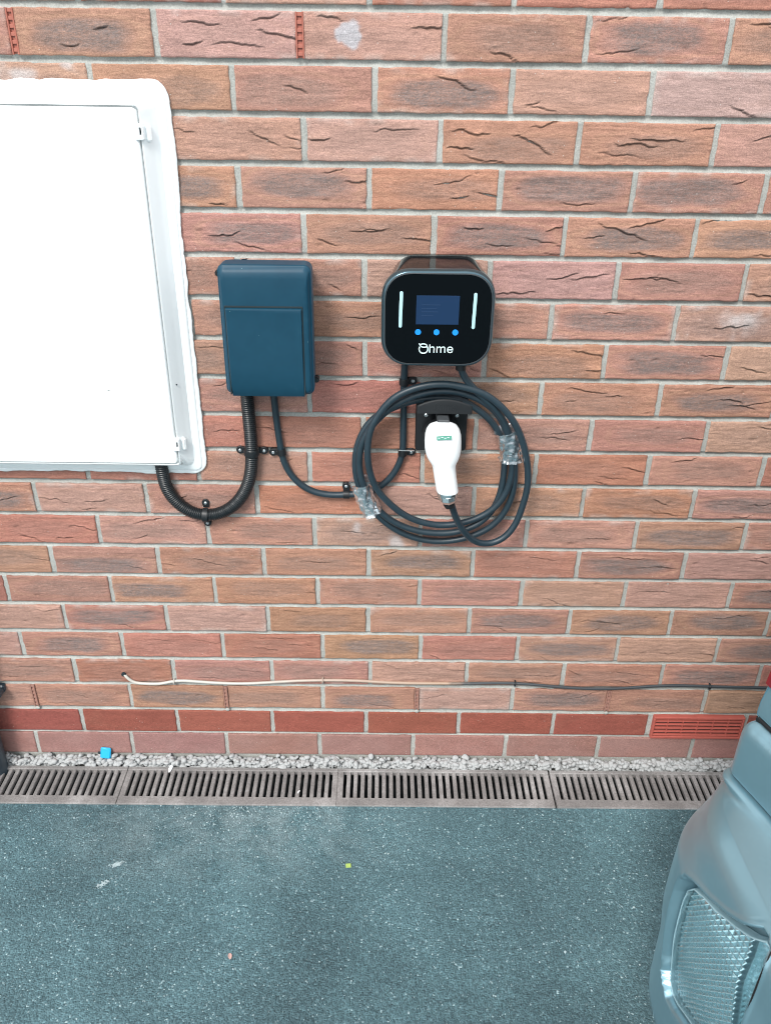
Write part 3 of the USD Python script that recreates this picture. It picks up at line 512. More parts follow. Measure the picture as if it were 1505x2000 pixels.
# flap: a gently bowed panel with a lip at its top
fz = np.array([1.1315, 1.1300, 1.1270, 1.12, 1.08, 1.045, 1.025, 1.01, .997, 0.985, 0.976, 0.9695]); fy = np.array([-.1012, -.1052, -.1062, -.1052, -.1052, -.1052, -.1050, -.1044, -.1032, -.1012, -.0985, -.0955])
rg = []
for z_, y_ in zip(fz, fy): rg.append(np.array([(-.2432, -.0925, z_), (-.2432, y_ + .0012, z_), (-.2422, y_, z_), (-.1148, y_, z_), (-.1138, y_ + .0012, z_), (-.1138, -.0925, z_)]))
part(iso, 'flap', loft(rg), 'slate_plastic', smooth=30)
part(iso, 'flap_gap', cat_([rbox(-.2454, -.2433, -.1019, -.094, .9745, 1.1322, .0002), rbox(-.1137, -.1116, -.1019, -.094, .9745, 1.1322, .0002), rbox(-.2452, -.1118, -.1024, -.094, 1.1317, 1.1345, .0002)]), 'dark_slot')
for x, z in ((-.2565, 1.182), (-.0945, .993)):
    part(iso, 'side_latch', cat_([cyl((x, -.060, z), (x, -.072, z), .0055), cyl((x, -.073, z), (x, -.076, z), .0035)]), 'black_plastic', smooth=40)
part(iso, 'gland', cat_([cyl((-.2298, -.0175, .972), (-.2298, -.0175, .962), .0165), ]), 'black_plastic', smooth=40)
part(iso, 'gland', cat_([cyl((-.1812, -.0105, .972), (-.1812, -.0105, .945), .0098), cyl((-.1812, -.020, .972), (-.1812, -.020, .963), .016)]), 'black_plastic', smooth=40)

# ================================================================ cables on the wall
cp = spline([(-.4130,-.0138,.805),(-.4108,-.0138,.7703),(-.4055,-.0138,.7358),(-.3852,-.0138,.7013),(-.3578,-.0138,.6819),(-.3329,-.0138,.6768),(-.2923,-.0138,.6875),(-.259,-.0138,.7182),(-.2371,-.0138,.7672),(-.2307,-.0138,.818),(-.2304,-.0138,.8669),(-.2298,-.0145,.975)], 0.0008)
s = np.arange(len(cp)) * 0.0008; wv = (s % 0.0042) / 0.0042
single('corrugated_conduit', tube(cp, 0.0113 + 0.0015 * sst(np.minimum(wv, 1 - wv), 0.12, 0.34), 18), 'conduit_black', 'black corrugated conduit looping from the white meter box up to the slate-blue box', 'conduit', smooth=True)
c2 = spline([(-.1812,-.0105,.968),(-.1806,-.0095,.9241),(-.178,-.0085,.8764),(-.1742,-.0085,.8329),(-.1686,-.0085,.7995),(-.1489,-.0085,.7598),(-.1188,-.0085,.7347),(-.0827,-.0085,.7246),(-.0411,-.0085,.7251),(-.0047,-.0085,.7302),(.0263,-.0085,.747),(.0516,-.0085,.7773),(.0661,-.0085,.8192),(.0672,-.0085,.8578),(.067,-.0085,.9115),(.066,-.0085,.9532),(.0665,-.012,1.0),(.0665,-.016,1.06)], 0.003)
single('supply_cable', tube(c2, 0.0066, 14), 'cable_rubber', 'thick black cable clipped in a U from slate-blue box to charger', 'cable', smooth=True)
cx_ = [(-.5645,.012,.2452),(-.5623,-.0015,.2438),(-.5552,-.004,.2348),(-.5424,-.0045,.2242),(-.518,-.0045,.22),(-.4823,-.0045,.2204),(-.4506,-.0045,.2277),(-.3973,-.0045,.2276),(-.2835,-.006,.2244),(-.1941,-.0045,.2301),(-.1049,-.0045,.235),(-.0135,-.0045,.2339),(.0495,-.0045,.2301),(.1518,-.0045,.229),(.2423,-.0045,.2302),(.341,-.0045,.2314),(.4528,-.0065,.2228),(.5738,-.0065,.2204),(.6932,-.0045,.2288),(.7938,-.0045,.2278),(.9116,-.0045,.2254),(1.2,-.0045,.224),(1.6,-.0045,.226)]
single('thin_wall_cable', tube(spline(cx_, 0.005), 0.0035, 10), 'coax_look', 'thin cable along a low brick course, cream at the left and dark further right', 'cable', smooth=True)
hole = cyl((-.5642, -.0045, .2453), (-.5642, .004, .2453), 0.0052); part(wall, 'drilled_hole', hole, 'dark_slot')
for (x, z), t in zip(((-.4495, .2272), (-.1049, .235), (.3411, .2312), (.7952, .2276)), ('tiny cable clip on the cream end of the thin wall cable', 'tiny cable clip on the thin cable below the slate-blue box', 'tiny cable clip on the dark thin cable below the coil', 'tiny cable clip on the thin cable above the air brick')):
    p = thing('cable_clip', t, 'cable clip', (x, 0, z), 'nail clips of the thin wall cable'); mt = 'coax_look' if x < 0 else 'black_plastic'
    part(p, 'hook', tube([(x, .003, z + .0046), (x, -.005, z + .0052), (x, -.0092, z + .0036), (x, -.0100, z), (x, -.0092, z - .0034), (x, -.005, z - .0062), (x, .002, z - .0066)], 0.0017, 8), mt, smooth=True)
    part(p, 'nail', cyl((x, .003, z - .0085), (x, -.0042, z - .0085), .0019, .0023, 12), 'zinc')

# P clips and saddles: band round the cable, lug(s) with a screw
def clip(label, c, axis, rc, lugs, yc, w=0.011, edge=False):
    """c: (x,z) where the cable passes; axis: unit (x,z) along the cable; lugs: +-1 sides"""
    p = thing('cable_saddle', label, 'cable clip', (c[0], 0, c[1]), 'black clips holding the cables to the wall')
    ax = np.array([axis[0], 0, axis[1]], float); nx = np.array([-axis[1], 0, axis[0]], float)
    th = np.linspace(-0.15, np.pi + 0.15, 22); ro, ri = rc + 0.0022, rc + 0.0003
    prof = [(ro * math.cos(t), -ro * math.sin(t)) for t in th] + [(ri * math.cos(t), -ri * math.sin(t)) for t in th[::-1]]
    prof = np.array(prof); rg = []
    for s_ in (-w / 2, -w / 2 + .0008, w / 2 - .0008, w / 2):
        k = 0.97 if abs(s_) == w / 2 else 1
        rg.append(np.array([c[0], yc, c[1]]) + ax * s_ + prof[:, :1] * k * nx + prof[:, 1:] * k * np.array([[0, 1, 0]]))
    t = loft(rg, False, False)
    # end caps as quads
    n = len(prof); F = [t.faces]; h = n // 2
    for k_, fl in ((0, 0), (3, 1)):
        o = k_ * n
        for q in range(h - 1):
            a, b, cc, d = o + q, o + q + 1, o + n - 2 - q, o + n - 1 - q
            F.append(np.array([[a, cc, b], [a, d, cc]]) if not fl else np.array([[a, b, cc], [a, cc, d]]))
    t = trimesh.Trimesh(t.vertices, np.vstack(F), process=False); t.fix_normals()
    part(p, 'band', t, 'black_plastic', smooth=40)
    for sd in lugs:
        ctr = np.array([c[0], 0, c[1]]) + nx * sd * (rc + 0.0105)
        pts = []
        for q in np.linspace(0, 2 * np.pi, 20, endpoint=False): pts.append(ctr + ax * 0.0078 * math.cos(q) + nx * 0.0078 * math.sin(q))
        for s_ in (-w / 2, w / 2): pts.append(np.array([c[0], 0, c[1]]) + nx * sd * (rc + 0.0004) + ax * s_)
        pts = np.array(pts); full = np.vstack([pts + (0, 0.003, 0), pts + (0, -0.0052, 0), ctr + (pts - ctr) * .9 + (0, -0.0060, 0)])
        l = part(p, 'lug', to_tm(m3.Manifold.hull_points(full)), 'black_plastic', smooth=35)
        part(l, 'screw', screw(ctr + (0, -0.0060, 0), 0.0033, 0.0024), 'zinc', smooth=30)
    if edge: part(p, 'bright_edge', rbox(c[0] - rc - .001, c[0] + rc + .016, yc - rc - .0015, yc - rc + .003, c[1] + w / 2 + .0002, c[1] + w / 2 + .0012, .0002), 'zinc')
clip('black two-screw saddle on the upright conduit below the slate-blue box', (-.2306, .8200), (0.02, 1.0), .0131, (-1, 1), -.0138)
clip('black saddle at the lowest point of the conduit loop', (-.3335, .6768), (1.0, 0.0), .0131, (1, -1), -.0138)
clip('black clip on the supply cable, next to the conduit saddle', (-.1722, .8190), (-0.17, .985), .0068, (1,), -.0085, .0125)
clip('black clip on the level run of the supply cable left of the coil', (-.0450, .7252), (1.0, 0.02), .0068, (1,), -.0085, .0125)
clip('bright-edged black clip on the supply cable inside the coil, left of holster', (.0668, .8208), (-0.04, -1.0), .0068, (1,), -.0085, .0125, True)
clip('black clip on the supply cable just under the charger', (.0660, .9685), (0.0, -1.0), .0068, (1,), -.0090, .0125)

# ================================================================ wall charger
ev = thing('wall_charger', 'square glossy black wall charger with small screen and white word on its front', 'car charger', (0.1195, 0, 1.03))
ecx, ecz = 0.1193, 1.1138
part(ev, 'body', loft_rr([(0.008, .164, .158, .042, .1228, 1.1200), (-0.030, .174, .162, .046, .1218, 1.1175), (-0.070, .187, .166, .050, .1203, 1.1150), (-0.0845, .1925, .1675, .052, ecx, ecz), (-0.0890, .1925, .1672, .052, ecx, ecz)], n=12, power=2.3), 'gloss_black', smooth=30)
part(ev, 'bezel', loft_rr([(-0.0860, .1900, .1650, .050, ecx, ecz), (-0.0868, .1948, .1692, .053, ecx, ecz), (-0.0905, .1948, .1692, .053, ecx, ecz), (-0.0935, .1935, .1680, .0525, ecx, ecz), (-0.0965, .1910, .1656, .0515, ecx, ecz), (-0.0988, .1878, .1624, .050, ecx, ecz), (-0.0995, .1845, .1590, .048, ecx, ecz)], n=14, power=2.3), 'bezel_look', smooth=40)
part(ev, 'trim_ring', loft_rr([(-.0994, .1845, .1590, .048, ecx, ecz), (-.1010, .1830, .1575, .0475, ecx, ecz), (-.1010, .1816, .1561, .047, ecx, ecz), (-.0994, .1812, .1557, .0468, ecx, ecz)], n=12, power=2.3, cap0=False, cap1=False), 'grey_plastic', smooth=30)
part(ev, 'front_panel', loft_rr([(-.0985, .1808, .1553, .0466, ecx, ecz), (-.1003, .1806, .1551, .0465, ecx, ecz), (-.1008, .1796, .1541, .046, ecx, ecz)], n=12, power=2.3), 'panel_black', smooth=30)
yf = -0.1008
scr = part(ev, 'screen', rbox(.0815, .1547, yf - .0006, yf + .001, 1.1063, 1.1560, .0003), 'screen_look')
for z_, w_ in ((1.1395, .032), (1.1335, .026), (1.1275, .028), (1.1215, .020)):
    part(scr, 'text_line', rbox(.0905, .0905 + w_, yf - .0009, yf - .0004, z_, z_ + .0012, .0001), 'screen_print')
for xa, xb in (((.0558, 1.1598), (.0548, 1.1030)), ((.1812, 1.1587), (.1803, 1.1020))):
    part(ev, 'light_strip', to_tm(m3.Manifold.hull_points(np.array([(x + dx * math.cos(q), y_, z + dx * math.sin(q)) for x, z in (xa, xb) for q in np.linspace(0, 2 * np.pi, 14, endpoint=False) for dx, y_ in ((.0029, yf + .001), (.0029, yf - .0008), (.0024, yf - .0012))]))), 'light_strip', smooth=40)
for x in (.0857, .1176, .1500): part(ev, 'button', cyl((x, yf + .001, 1.0928), (x, yf - .0007, 1.0928), .0051, ns=28), 'blue_print')
# word on the front: round O with a leaf in its opening, then h m e
th = np.linspace(math.radians(158), math.radians(158 - 292), 40); ox, oz, orad = .0962, 1.0625, .0076; th = np.linspace(math.radians(148), math.radians(148 + 248), 44)
lt = [tube([(ox + orad * math.cos(t), yf - .0006, oz + orad * math.sin(t)) for t in th], .00115, 8)]
lt.append(tube([(ox + .0002 + (.0058 * math.cos(t)) * math.cos(-.10) - .0030 * math.sin(t) * math.sin(-.10), yf - .0006, oz + .0063 + .0058 * math.cos(t) * math.sin(-.10) + .0030 * math.sin(t)) for t in np.linspace(0, 2 * np.pi, 36)], .0010, 8))
lt.append(tube([(ox - .0080, yf - .0006, oz + .0102), (ox - .0066, yf - .0006, oz + .0078), (ox - .0056, yf - .0006, oz + .0062)], .0010, 8))
tx = meshkit.text_mesh('hme', 0.0148, 0.0009, bold=False); tx.apply_transform(trimesh.geometry.align_vectors((0, 0, 1), (0, -1, 0)) if False else np.array([[1, 0, 0, 0], [0, 0, -1, 0], [0, 1, 0, 0], [0, 0, 0, 1]], float))
wd = tx.bounds[1, 0] - tx.bounds[0, 0]; tx.apply_scale([.0415 / wd, 1, 1]); tx.apply_translation((.1062 - tx.bounds[0, 0], yf - .0001, 1.0560 - tx.bounds[0, 2])); lt.append(tx)
part(ev, 'lettering', cat_(lt), 'white_print')
part(ev, 'cable_gland', cat_([cyl((.0665, -.016, 1.042), (.0665, -.016, 1.020), .0105), cyl((.0665, -.016, 1.019), (.0665, -.015, 1.008), .0088)]), 'black_plastic', smooth=40)
part(ev, 'cable_gland', cat_([cyl((.1676, -.050, 1.036), (.1678, -.050, 1.018), .0120), cyl((.1678, -.050, 1.0175), (.1682, -.050, 1.008), .0095)]), 'black_plastic', smooth=40)

# ================================================================ plug holster under the charger
hs = thing('plug_holster', 'black plug holster with an arched hood, screwed to the wall inside the coil', 'plug holster', (.141, 0, .83))
part(hs, 'back_plate', loft_rr([(.004, .100, .122, .006, .1405, .889), (-.014, .099, .121, .006, .1405, .889), (-.0165, .096, .118, .005, .1405, .889)]), 'black_matt', smooth=30)
def arch(y, ins, drop=0.0):
    xs_ = np.linspace(-1, 1, 17); w = .0515 - ins
    top = [(.1413 + w * q, y, .9555 - drop - ins - .0135 * q * q) for q in xs_[::-1]]
    return np.array(top + [(.1413 - w, y, .9265 + ins * .4), (.1413 + w, y, .9265 + ins * .4)])
part(hs, 'hood', loft([arch(-.058, 0.0022), arch(-.064, 0.0), arch(-.0655, .0008), arch(-.0665, .0025)]), 'black_matt', smooth=32)
part(hs, 'hook', rbox(.104, .178, -.0575, -.0155, .9265, .9390, .003), 'black_matt')
em = meshkit.text_mesh('Ohme', 0.0125, 0.0006); em.apply_transform(np.array([[1, 0, 0, 0], [0, 0, -1, 0], [0, 1, 0, 0], [0, 0, 0, 1]], float)); em.apply_scale([.042 / (em.bounds[1, 0] - em.bounds[0, 0]), 1, 1]); em.apply_translation((.1205 - em.bounds[0, 0], -.0663, .9345)); part(hs, 'embossed_word', em, 'black_plastic')
part(hs, 'socket_ring', loft([np.array([(.1395 + r * math.cos(q), y, .873 + r * math.sin(q)) for q in np.linspace(0, 2 * np.pi, 40, endpoint=False)]) for y, r in ((-.012, .037), (-.036, .0355), (-.040, .035), (-.040, .030), (-.026, .029))]), 'black_matt', smooth=32)
part(hs, 'release_tab', rbox(.1275, .1500, -.086, -.034, .9090, .9225, .0022), 'grey_plastic')
for x, z in ((.1105, .9040), (.1690, .9040), (.1397, .9110)): part(hs, 'screw', screw((x, -.0170 if x != .1397 else -.0170, z), .0040 if x != .1397 else .0022, .002), 'zinc', smooth=30)

# ================================================================ charging plug
pl = thing('charging_plug', 'white charging plug hanging in the holster with a small green sticker', 'charging plug', (.139, -.1, .83))
SEC = [(.9185, .0120, .012, .1372, -.096), (.9178, .0195, .019, .1372, -.096), (.9150, .0262, .023, .1374, -.096), (.9090, .0305, .0255, .1376, -.097), (.900, .0330, .027, .1379, -.098), (.888, .0340, .028, .1382, -.099), (.874, .0338, .0285, .1387, -.100), (.862, .0318, .0280, .1393, -.1005), (.853, .0285, .0268, .1400, -.101), (.8465, .0245, .0252, .1408, -.102), (.841, .0222, .0235, .1416, -.103), (.832, .0214, .0222, .1430, -.104), (.818, .0211, .0212, .1452, -.1055), (.803, .0209, .0209, .1478, -.107), (.7905, .0207, .0206, .1500, -.1085), (.7885, .0200, .0200, .1504, -.1087)]
th = np.linspace(0, 2 * np.pi, 40, endpoint=False); cs_, sn = np.cos(th), np.sin(th); pw = 2 / 2.35; rg = []
for z, a, b, x, y in SEC: rg.append(np.stack([x + a * np.sign(cs_) * np.abs(cs_) ** pw, y + b * np.sign(sn) * np.abs(sn) ** pw, z + 0.22 * (-(b * np.sign(sn) * np.abs(sn) ** pw)) * 0 + 0 * th], 1))
part(pl, 'handle', loft(rg), 'handle_white', smooth=45)
part(pl, 'connector_barrel', cyl((.1384, -.080, .873), (.1393, -.030, .872), .0285, ns=32), 'black_matt', smooth=40)
st = rbox(-.0135, .0135, -.0005, .0005, -.0038, .0038, .0002); st.apply_transform(trimesh.transformations.rotation_matrix(math.radians(-26), (1, 0, 0))); st.apply_transform(trimesh.transformations.rotation_matrix(math.radians(-4), (0, 1, 0))); st.apply_translation((.1382, -.1250, .9045))
stp = part(pl, 'sticker', st, 'sticker_green', label='small green rectangular sticker near the top of the plug')
for q in range(4):
    b_ = rbox(-.011 + q * .0055, -.0075 + q * .0055, -.0008, .0, -.0008 + .0010 * (q % 2), .0004 + .0010 * (q % 2), .0001); b_.apply_transform(trimesh.transformations.rotation_matrix(math.radians(-26), (1, 0, 0))); b_.apply_translation((.1382, -.1254, .9045)); part(stp, 'print_mark', b_, 'white_print')
p0, p1 = np.array([.1504, -.1087, .7885]), np.array([.1545, -.1110, .7640]); dr = (p1 - p0) / np.linalg.norm(p1 - p0)
col_ = [tube(np.array([p0 + dr * t for t in (0, .003, .010, .0165, .019)]), np.array([.0196, .0200, .0192, .0168, .0150]), 32)]
part(pl, 'collar', col_[0], 'chrome', smooth=40)
part(pl, 'cable_boot', tube(np.array([p1 - dr * .004, p1 + dr * .004, p1 + dr * .010]), np.array([.0118, .0108, .0082]), 24), 'black_matt', smooth=40)
part(pl, 'clamp_nut', tube(np.array([p0 + dr * t + np.array([0, -.006, 0]) * (1 if t < .016 else .6) for t in (.008, .013, .019, .0215)]), np.array([.0150, .0158, .0135, .0095]), 8), 'chrome', smooth=25)

# ================================================================ coiled charging cable
COIL = [(0.168,-0.05,1.019),(0.17,-0.05,1.005),(0.176,-0.05,0.992),(0.19,-0.05,0.976),(0.212,-0.046,0.954),(0.24,-0.042,0.926),(0.262,-0.038,0.893),(0.278,-0.034,0.853),(0.287,-0.03,0.808),(0.29,-0.028,0.757),(0.281,-0.025,0.708),(0.252,-0.023,0.662),(0.204,-0.02,0.633),(0.147,-0.018,0.622),(0.091,-0.02,0.633),(0.044,-0.023,0.661),(0.008,-0.025,0.7),(-0.016,-0.028,0.745),(-0.026,-0.03,0.793),(-0.024,-0.029,0.833),(-0.011,-0.028,0.872),(0.012,-0.027,0.903),(0.04,-0.026,0.919),(0.067,-0.025,0.931),(0.092,-0.024,0.938),(0.128,-0.023,0.942),(0.165,-0.022,0.94),(0.197,-0.021,0.926),(0.219,-0.02,0.91),(0.243,-0.019,0.885),(0.259,-0.018,0.854),(0.268,-0.02,0.812),(0.268,-0.023,0.769),(0.26,-0.025,0.722),(0.238,-0.027,0.683),(0.194,-0.03,0.656),(0.139,-0.032,0.65),(0.084,-0.034,0.661),(0.038,-0.035,0.687),(0.004,-0.037,0.73),(-0.014,-0.039,0.777),(-0.018,-0.04,0.818),(-0.01,-0.042,0.861),(0.008,-0.042,0.893),(0.036,-0.041,0.923),(0.072,-0.041,0.947),(0.106,-0.041,0.959),(0.141,-0.04,0.963),(0.175,-0.04,0.959),(0.211,-0.039,0.944),(0.241,-0.038,0.92),(0.263,-0.036,0.884),(0.278,-0.035,0.839),(0.282,-0.034,0.79),(0.271,-0.034,0.738),(0.239,-0.033,0.698),(0.208,-0.033,0.681),(0.179,-0.032,0.672),(0.149,-0.032,0.669),(0.111,-0.036,0.677),(0.075,-0.04,0.695),(0.043,-0.044,0.724),(0.019,-0.048,0.755),(0.005,-0.052,0.79),(-0.001,-0.056,0.826),(-0.001,-0.056,0.862),(0.006,-0.055,0.895),(0.022,-0.055,0.924),(0.044,-0.055,0.951),(0.071,-0.054,0.967),(0.105,-0.054,0.978),(0.139,-0.053,0.981),(0.173,-0.053,0.976),(0.208,-0.052,0.965),(0.24,-0.051,0.944),(0.27,-0.051,0.912),(0.293,-0.05,0.869),(0.308,-0.05,0.818),(0.313,-0.05,0.769),(0.307,-0.05,0.724),(0.294,-0.05,0.678),(0.268,-0.054,0.648),(0.235,-0.058,0.641),(0.205,-0.07,0.661),(0.182,-0.082,0.696),(0.166,-0.095,0.736),(0.156,-0.108,0.777)]
COIL[:3] = [(0.1678, -0.05, 1.022), (0.1696, -0.05, 1.0049), (0.1764, -0.05, 0.9922)]
cc = spline(COIL, 0.004); k = np.ones(9) / 9
ccs = np.stack([np.convolve(np.pad(cc[:, q], 4, mode='edge'), k, 'valid') for q in range(3)], 1)
single('charging_cable', tube(ccs, 0.0066, 16), 'cable_rubber', 'thick black charging cable coiled in loops round the holster', 'cable', smooth=True)

# clear plastic film left wrapped round the bundle
def film(label, idx_pts, hw, hd, sd, spread=1.0):
    C = spline(idx_pts, 0.0022); n = len(C); T = np.gradient(C, axis=0); T /= np.linalg.norm(T, axis=1, keepdims=True); rings = []
    th = np.linspace(0, 2 * np.pi, 56, endpoint=False)
    for q in range(n):
        a = np.cross(T[q], (0, -1, 0)); a /= np.linalg.norm(a); b = np.array([0, -1, 0])
        wr = 1 + 0.42 * (meshkit.fbm(np.stack([np.cos(th) * 2.6 + sd, np.sin(th) * 2.6, 0 * th + q * 0.30], -1), 5, sd) - 0.5) + 0.05 * np.sin(th * 9 + q * 0.35)
        fl = 1.0 + (0.16 if q in (0, n - 1) else 0.05 if q in (1, n - 2) else 0)
        rings.append(C[q] + hw * fl * (np.sign(np.cos(th)) * np.abs(np.cos(th)) ** .8 * wr)[:, None] * a + hd * fl * (np.sign(np.sin(th)) * np.abs(np.sin(th)) ** .8 * wr)[:, None] * b)
    single('film_wrap', loft(rings, False, False), 'film_clear', label, 'plastic film', 'clear film wrapped round the coiled cable', smooth=35)
film('crinkled clear plastic film round the coil at its lower left', [(-.0165, -.034, .7700), (-.0115, -.034, .7480), (-.0030, -.034, .7260), (.0085, -.034, .7020)], .0185, .0255, 3)
film('crinkled clear plastic film round the coil at its right side', [(.2645, -.030, .8820), (.2705, -.030, .8620), (.2752, -.030, .8420), (.2780, -.030, .8190)], .0205, .0215, 8)

# ================================================================ small things lying about
b = thing('plastic_piece', 'small bright blue plastic piece propped on the gravel against the wall', 'plastic piece', (-.642, -.007, -.008))
t = rbox(-.0125, .0125, -.003, .003, -.014, .014, .0028); tt = trimesh.transformations.rotation_matrix(math.radians(-22), (1, 0, 0)) @ trimesh.transformations.rotation_matrix(math.radians(5), (0, 1, 0)); t.apply_transform(tt); t.apply_translation((-.6395, -.0095, .004)); part(b, 'plate', t, 'cyan_plastic', smooth=40)
t = rbox(-.019, -.012, -.0018, .0018, -.003, .003, .001); t.apply_transform(tt); t.apply_translation((-.6395, -.0095, .003)); part(b, 'tab', t, 'dark_slot')
def flake(name, x, y, w, h, ang, mat, label, cat, thick=.0012, sd=1, curl=.0015):
    th = np.linspace(0, 2 * np.pi, 28, endpoint=False); r = 1 + 0.35 * (meshkit.fbm(np.stack([np.cos(th) * 1.5 + sd, np.sin(th) * 1.5, 0 * th], -1), 3, sd) - 0.5)
    ca, sa = math.cos(ang), math.sin(ang); rg = []
    for s_, z_ in ((1, 0), (.96, thick), (.5, thick * 1.15)):
        px, py = w / 2 * r * s_ * np.cos(th), h / 2 * r * s_ * np.sin(th); rg.append(np.stack([x + ca * px - sa * py, y + sa * px + ca * py, Z0 + z_ + curl * (px / (w / 2)) ** 2 - .0004], 1))
    single(name, loft(rg), mat, label, cat, smooth=50)
lm = rbox(-.0055, .0055, -.0050, .0050, 0, .0012, .0003); lm.apply_transform(trimesh.transformations.rotation_matrix(.12, (0, 0, 1))); lm.apply_translation((-.0362, -.3076, Z0 - .0005)); single('paper_scrap', lm, 'lime_paper', 'tiny lime green square scrap lying on the asphalt', 'scrap')
flake('dry_leaf', -.2569, -.5153, .0075, .0135, .25, 'pink_leaf', 'tiny pinkish dry leaf on the asphalt', 'leaf', sd=4)
def splash(x, y, sx, sy, ang, label, sd):
    g = np.random.default_rng(sd); V, F = [], []; d = trimesh.creation.icosphere(1, 1.0)
    for q in range(110):
        u, v = g.normal(0, sx), g.normal(0, sy); r = g.uniform(.0006, .0019) * math.exp(-.5 * ((u / sx) ** 2 + (v / sy) ** 2) * .5)
        V.append(d.vertices * (r * 1.3, r, .00045) + (x + u * math.cos(ang) - v * math.sin(ang), y + u * math.sin(ang) + v * math.cos(ang), Z0 - .0015)); F.append(d.faces + 42 * q)
    single('chalky_splash', (np.vstack(V), np.vstack(F)), 'chalk_white', label, 'splash')
splash(-.5328, -.3085, .0085, .0035, .5, 'upper of two chalky white splashes on the asphalt', 4)
splash(-.5476, -.3554, .0100, .0040, .7, 'lower of two chalky white splashes on the asphalt', 5)
flake('white_fluff', -.4780, -.0360, .009, .024, -.15, 'white_paint', 'white fluff hanging over the back rail of the drain grating', 'fluff', .002, 12, .002)
flake('white_chip', -.1612, -.1046, .0035, .010, -.6, 'white_paint', 'tiny white chip lying across the drain bars', 'chip', .001, 3, .0004)

# ================================================================ downpipe at the left edge
dp = thing('downpipe', 'dark grey rainwater downpipe at the left edge of the wall, standing in the gravel', 'downpipe', (-.906, -.040, -.03))
part(dp, 'pipe', cat_([cyl((-.906, -.040, -.03), (-.906, -.040, 2.4), .034, ns=40)]), 'downpipe_look', smooth=40)
part(dp, 'socket', loft([np.array([(-.906 + r * math.cos(q), -.040 + r * math.sin(q), z) for q in np.linspace(0, 2 * np.pi, 40, endpoint=False)]) for z, r in ((.197, .0345), (.198, .0378), (.245, .0378), (.247, .0345))]), 'downpipe_look', smooth=30)
part(dp, 'bracket', cat_([rbox(-.968, -.845, -.012, .003, .193, .214, .003), rbox(-.8715, -.845, -.034, -.012, .1955, .2115, .003)]), 'downpipe_look', smooth=30)
for x in (-.960, -.8535): part(dp, 'screw', screw((x, -.0345 if x > -.9 else -.0125, .205), .0045, .003), 'zinc', smooth=30)

# ================================================================ silver car, rear corner
O = np.array([0.50, -0.60]); PB = [0.0879,0.0879,0.0945,0.0936,0.0829,0.0759,0.0506,0.0094]; PS = [-0.0079,-0.0113,-0.0155,-0.0137,-0.0042,0.005,-0.006,-0.030]; YAW, ZR, RR = 0.1247, 0.6278, 0.1604
ZN = np.array([-.44, -.34, -.24, -.14, -.09, -.05, -.02, 0.0])
Bd = np.array([-math.cos(YAW), -math.sin(YAW)]); Ad = np.array([math.sin(YAW), -math.cos(YAW)])
car = thing('parked_car', 'silver car parked beside the wall, its rear corner reaching into the picture', 'car', (O[0] - Bd[0] * .8 + Ad[0] * .8, O[1] - Bd[1] * .8 + Ad[1] * .8, Z0))
def cw(a, d, z): return np.stack([O[0] + a * Ad[0] + d * Bd[0], O[1] + a * Ad[1] + d * Bd[1], np.broadcast_to(z, np.shape(a))], -1)
def section(b, s, Rr, L=0.62, n=46, dense=130, power=2.3):
    th = np.linspace(0, np.pi / 2, n); e = 2 / power
    a = np.r_[np.zeros(6), Rr * (1 - np.cos(th) ** e)]; d = np.r_[np.linspace(-L, -Rr, 7)[:-1], -Rr * (1 - np.sin(th) ** e)]
    aa = np.r_[np.linspace(Rr, .40, dense)[1:], np.linspace(.40, .85, 14)[1:]]; a = np.r_[a, aa]; d = np.r_[d, np.zeros(len(aa))]
    d = d - 0.05 * ((0.85 - np.clip(a, 0, .85)) / .85) ** 2
    a = a + s; d = d + b; a2 = 1.7 - a[::-1][1:]; return np.r_[a, a2], np.r_[d, d[::-1][1:]]
pb, ps = PchipInterpolator(ZN, PB), PchipInterpolator(ZN, PS)
LENS = np.array([(.143,.499),(.130,.478),(.126,.45),(.127,.416),(.130,.365),(.134,.31),(.142,.283),(.16,.274),(.18,.281),(.22,.307),(.27,.335),(.318,.36),(.335,.40),(.322,.489),(.310,.53),(.303,.568),(.294,.588),(.284,.587),(.262,.566),(.234,.546),(.196,.524),(.164,.511)])
lensP = Polygon(LENS); rec = lensP.buffer(.006).union(Polygon(LENS + (-.0095, .0045)).buffer(.004)).buffer(.004).buffer(-.004)
zz = np.r_[np.linspace(-.44, -.375, 8), np.linspace(-.37, -.03, 150), np.linspace(-.028, 0, 12)]
A_, D_ = [], []
for z in zz: a, d = section(float(pb(z)), float(ps(z)), RR); A_.append(a); D_.append(d)
A_, D_ = np.array(A_), np.array(D_); Z_ = np.repeat((zz + ZR)[:, None], A_.shape[1], 1)
sd = sh_distance(rec.exterior, sh_points(A_, Z_)); ins = contains_xy(rec, A_, Z_); depth = np.where(ins, 0.027 * sst(sd, 0.0, .0065), 0.0) ; depth += np.where(~ins, -0.0016 * np.exp(-((sd - .004) / .003) ** 2), 0)
depth = np.where((A_ < .5) & (D_ > -.3), depth, 0)
P = cw(A_, D_ - depth, Z_)
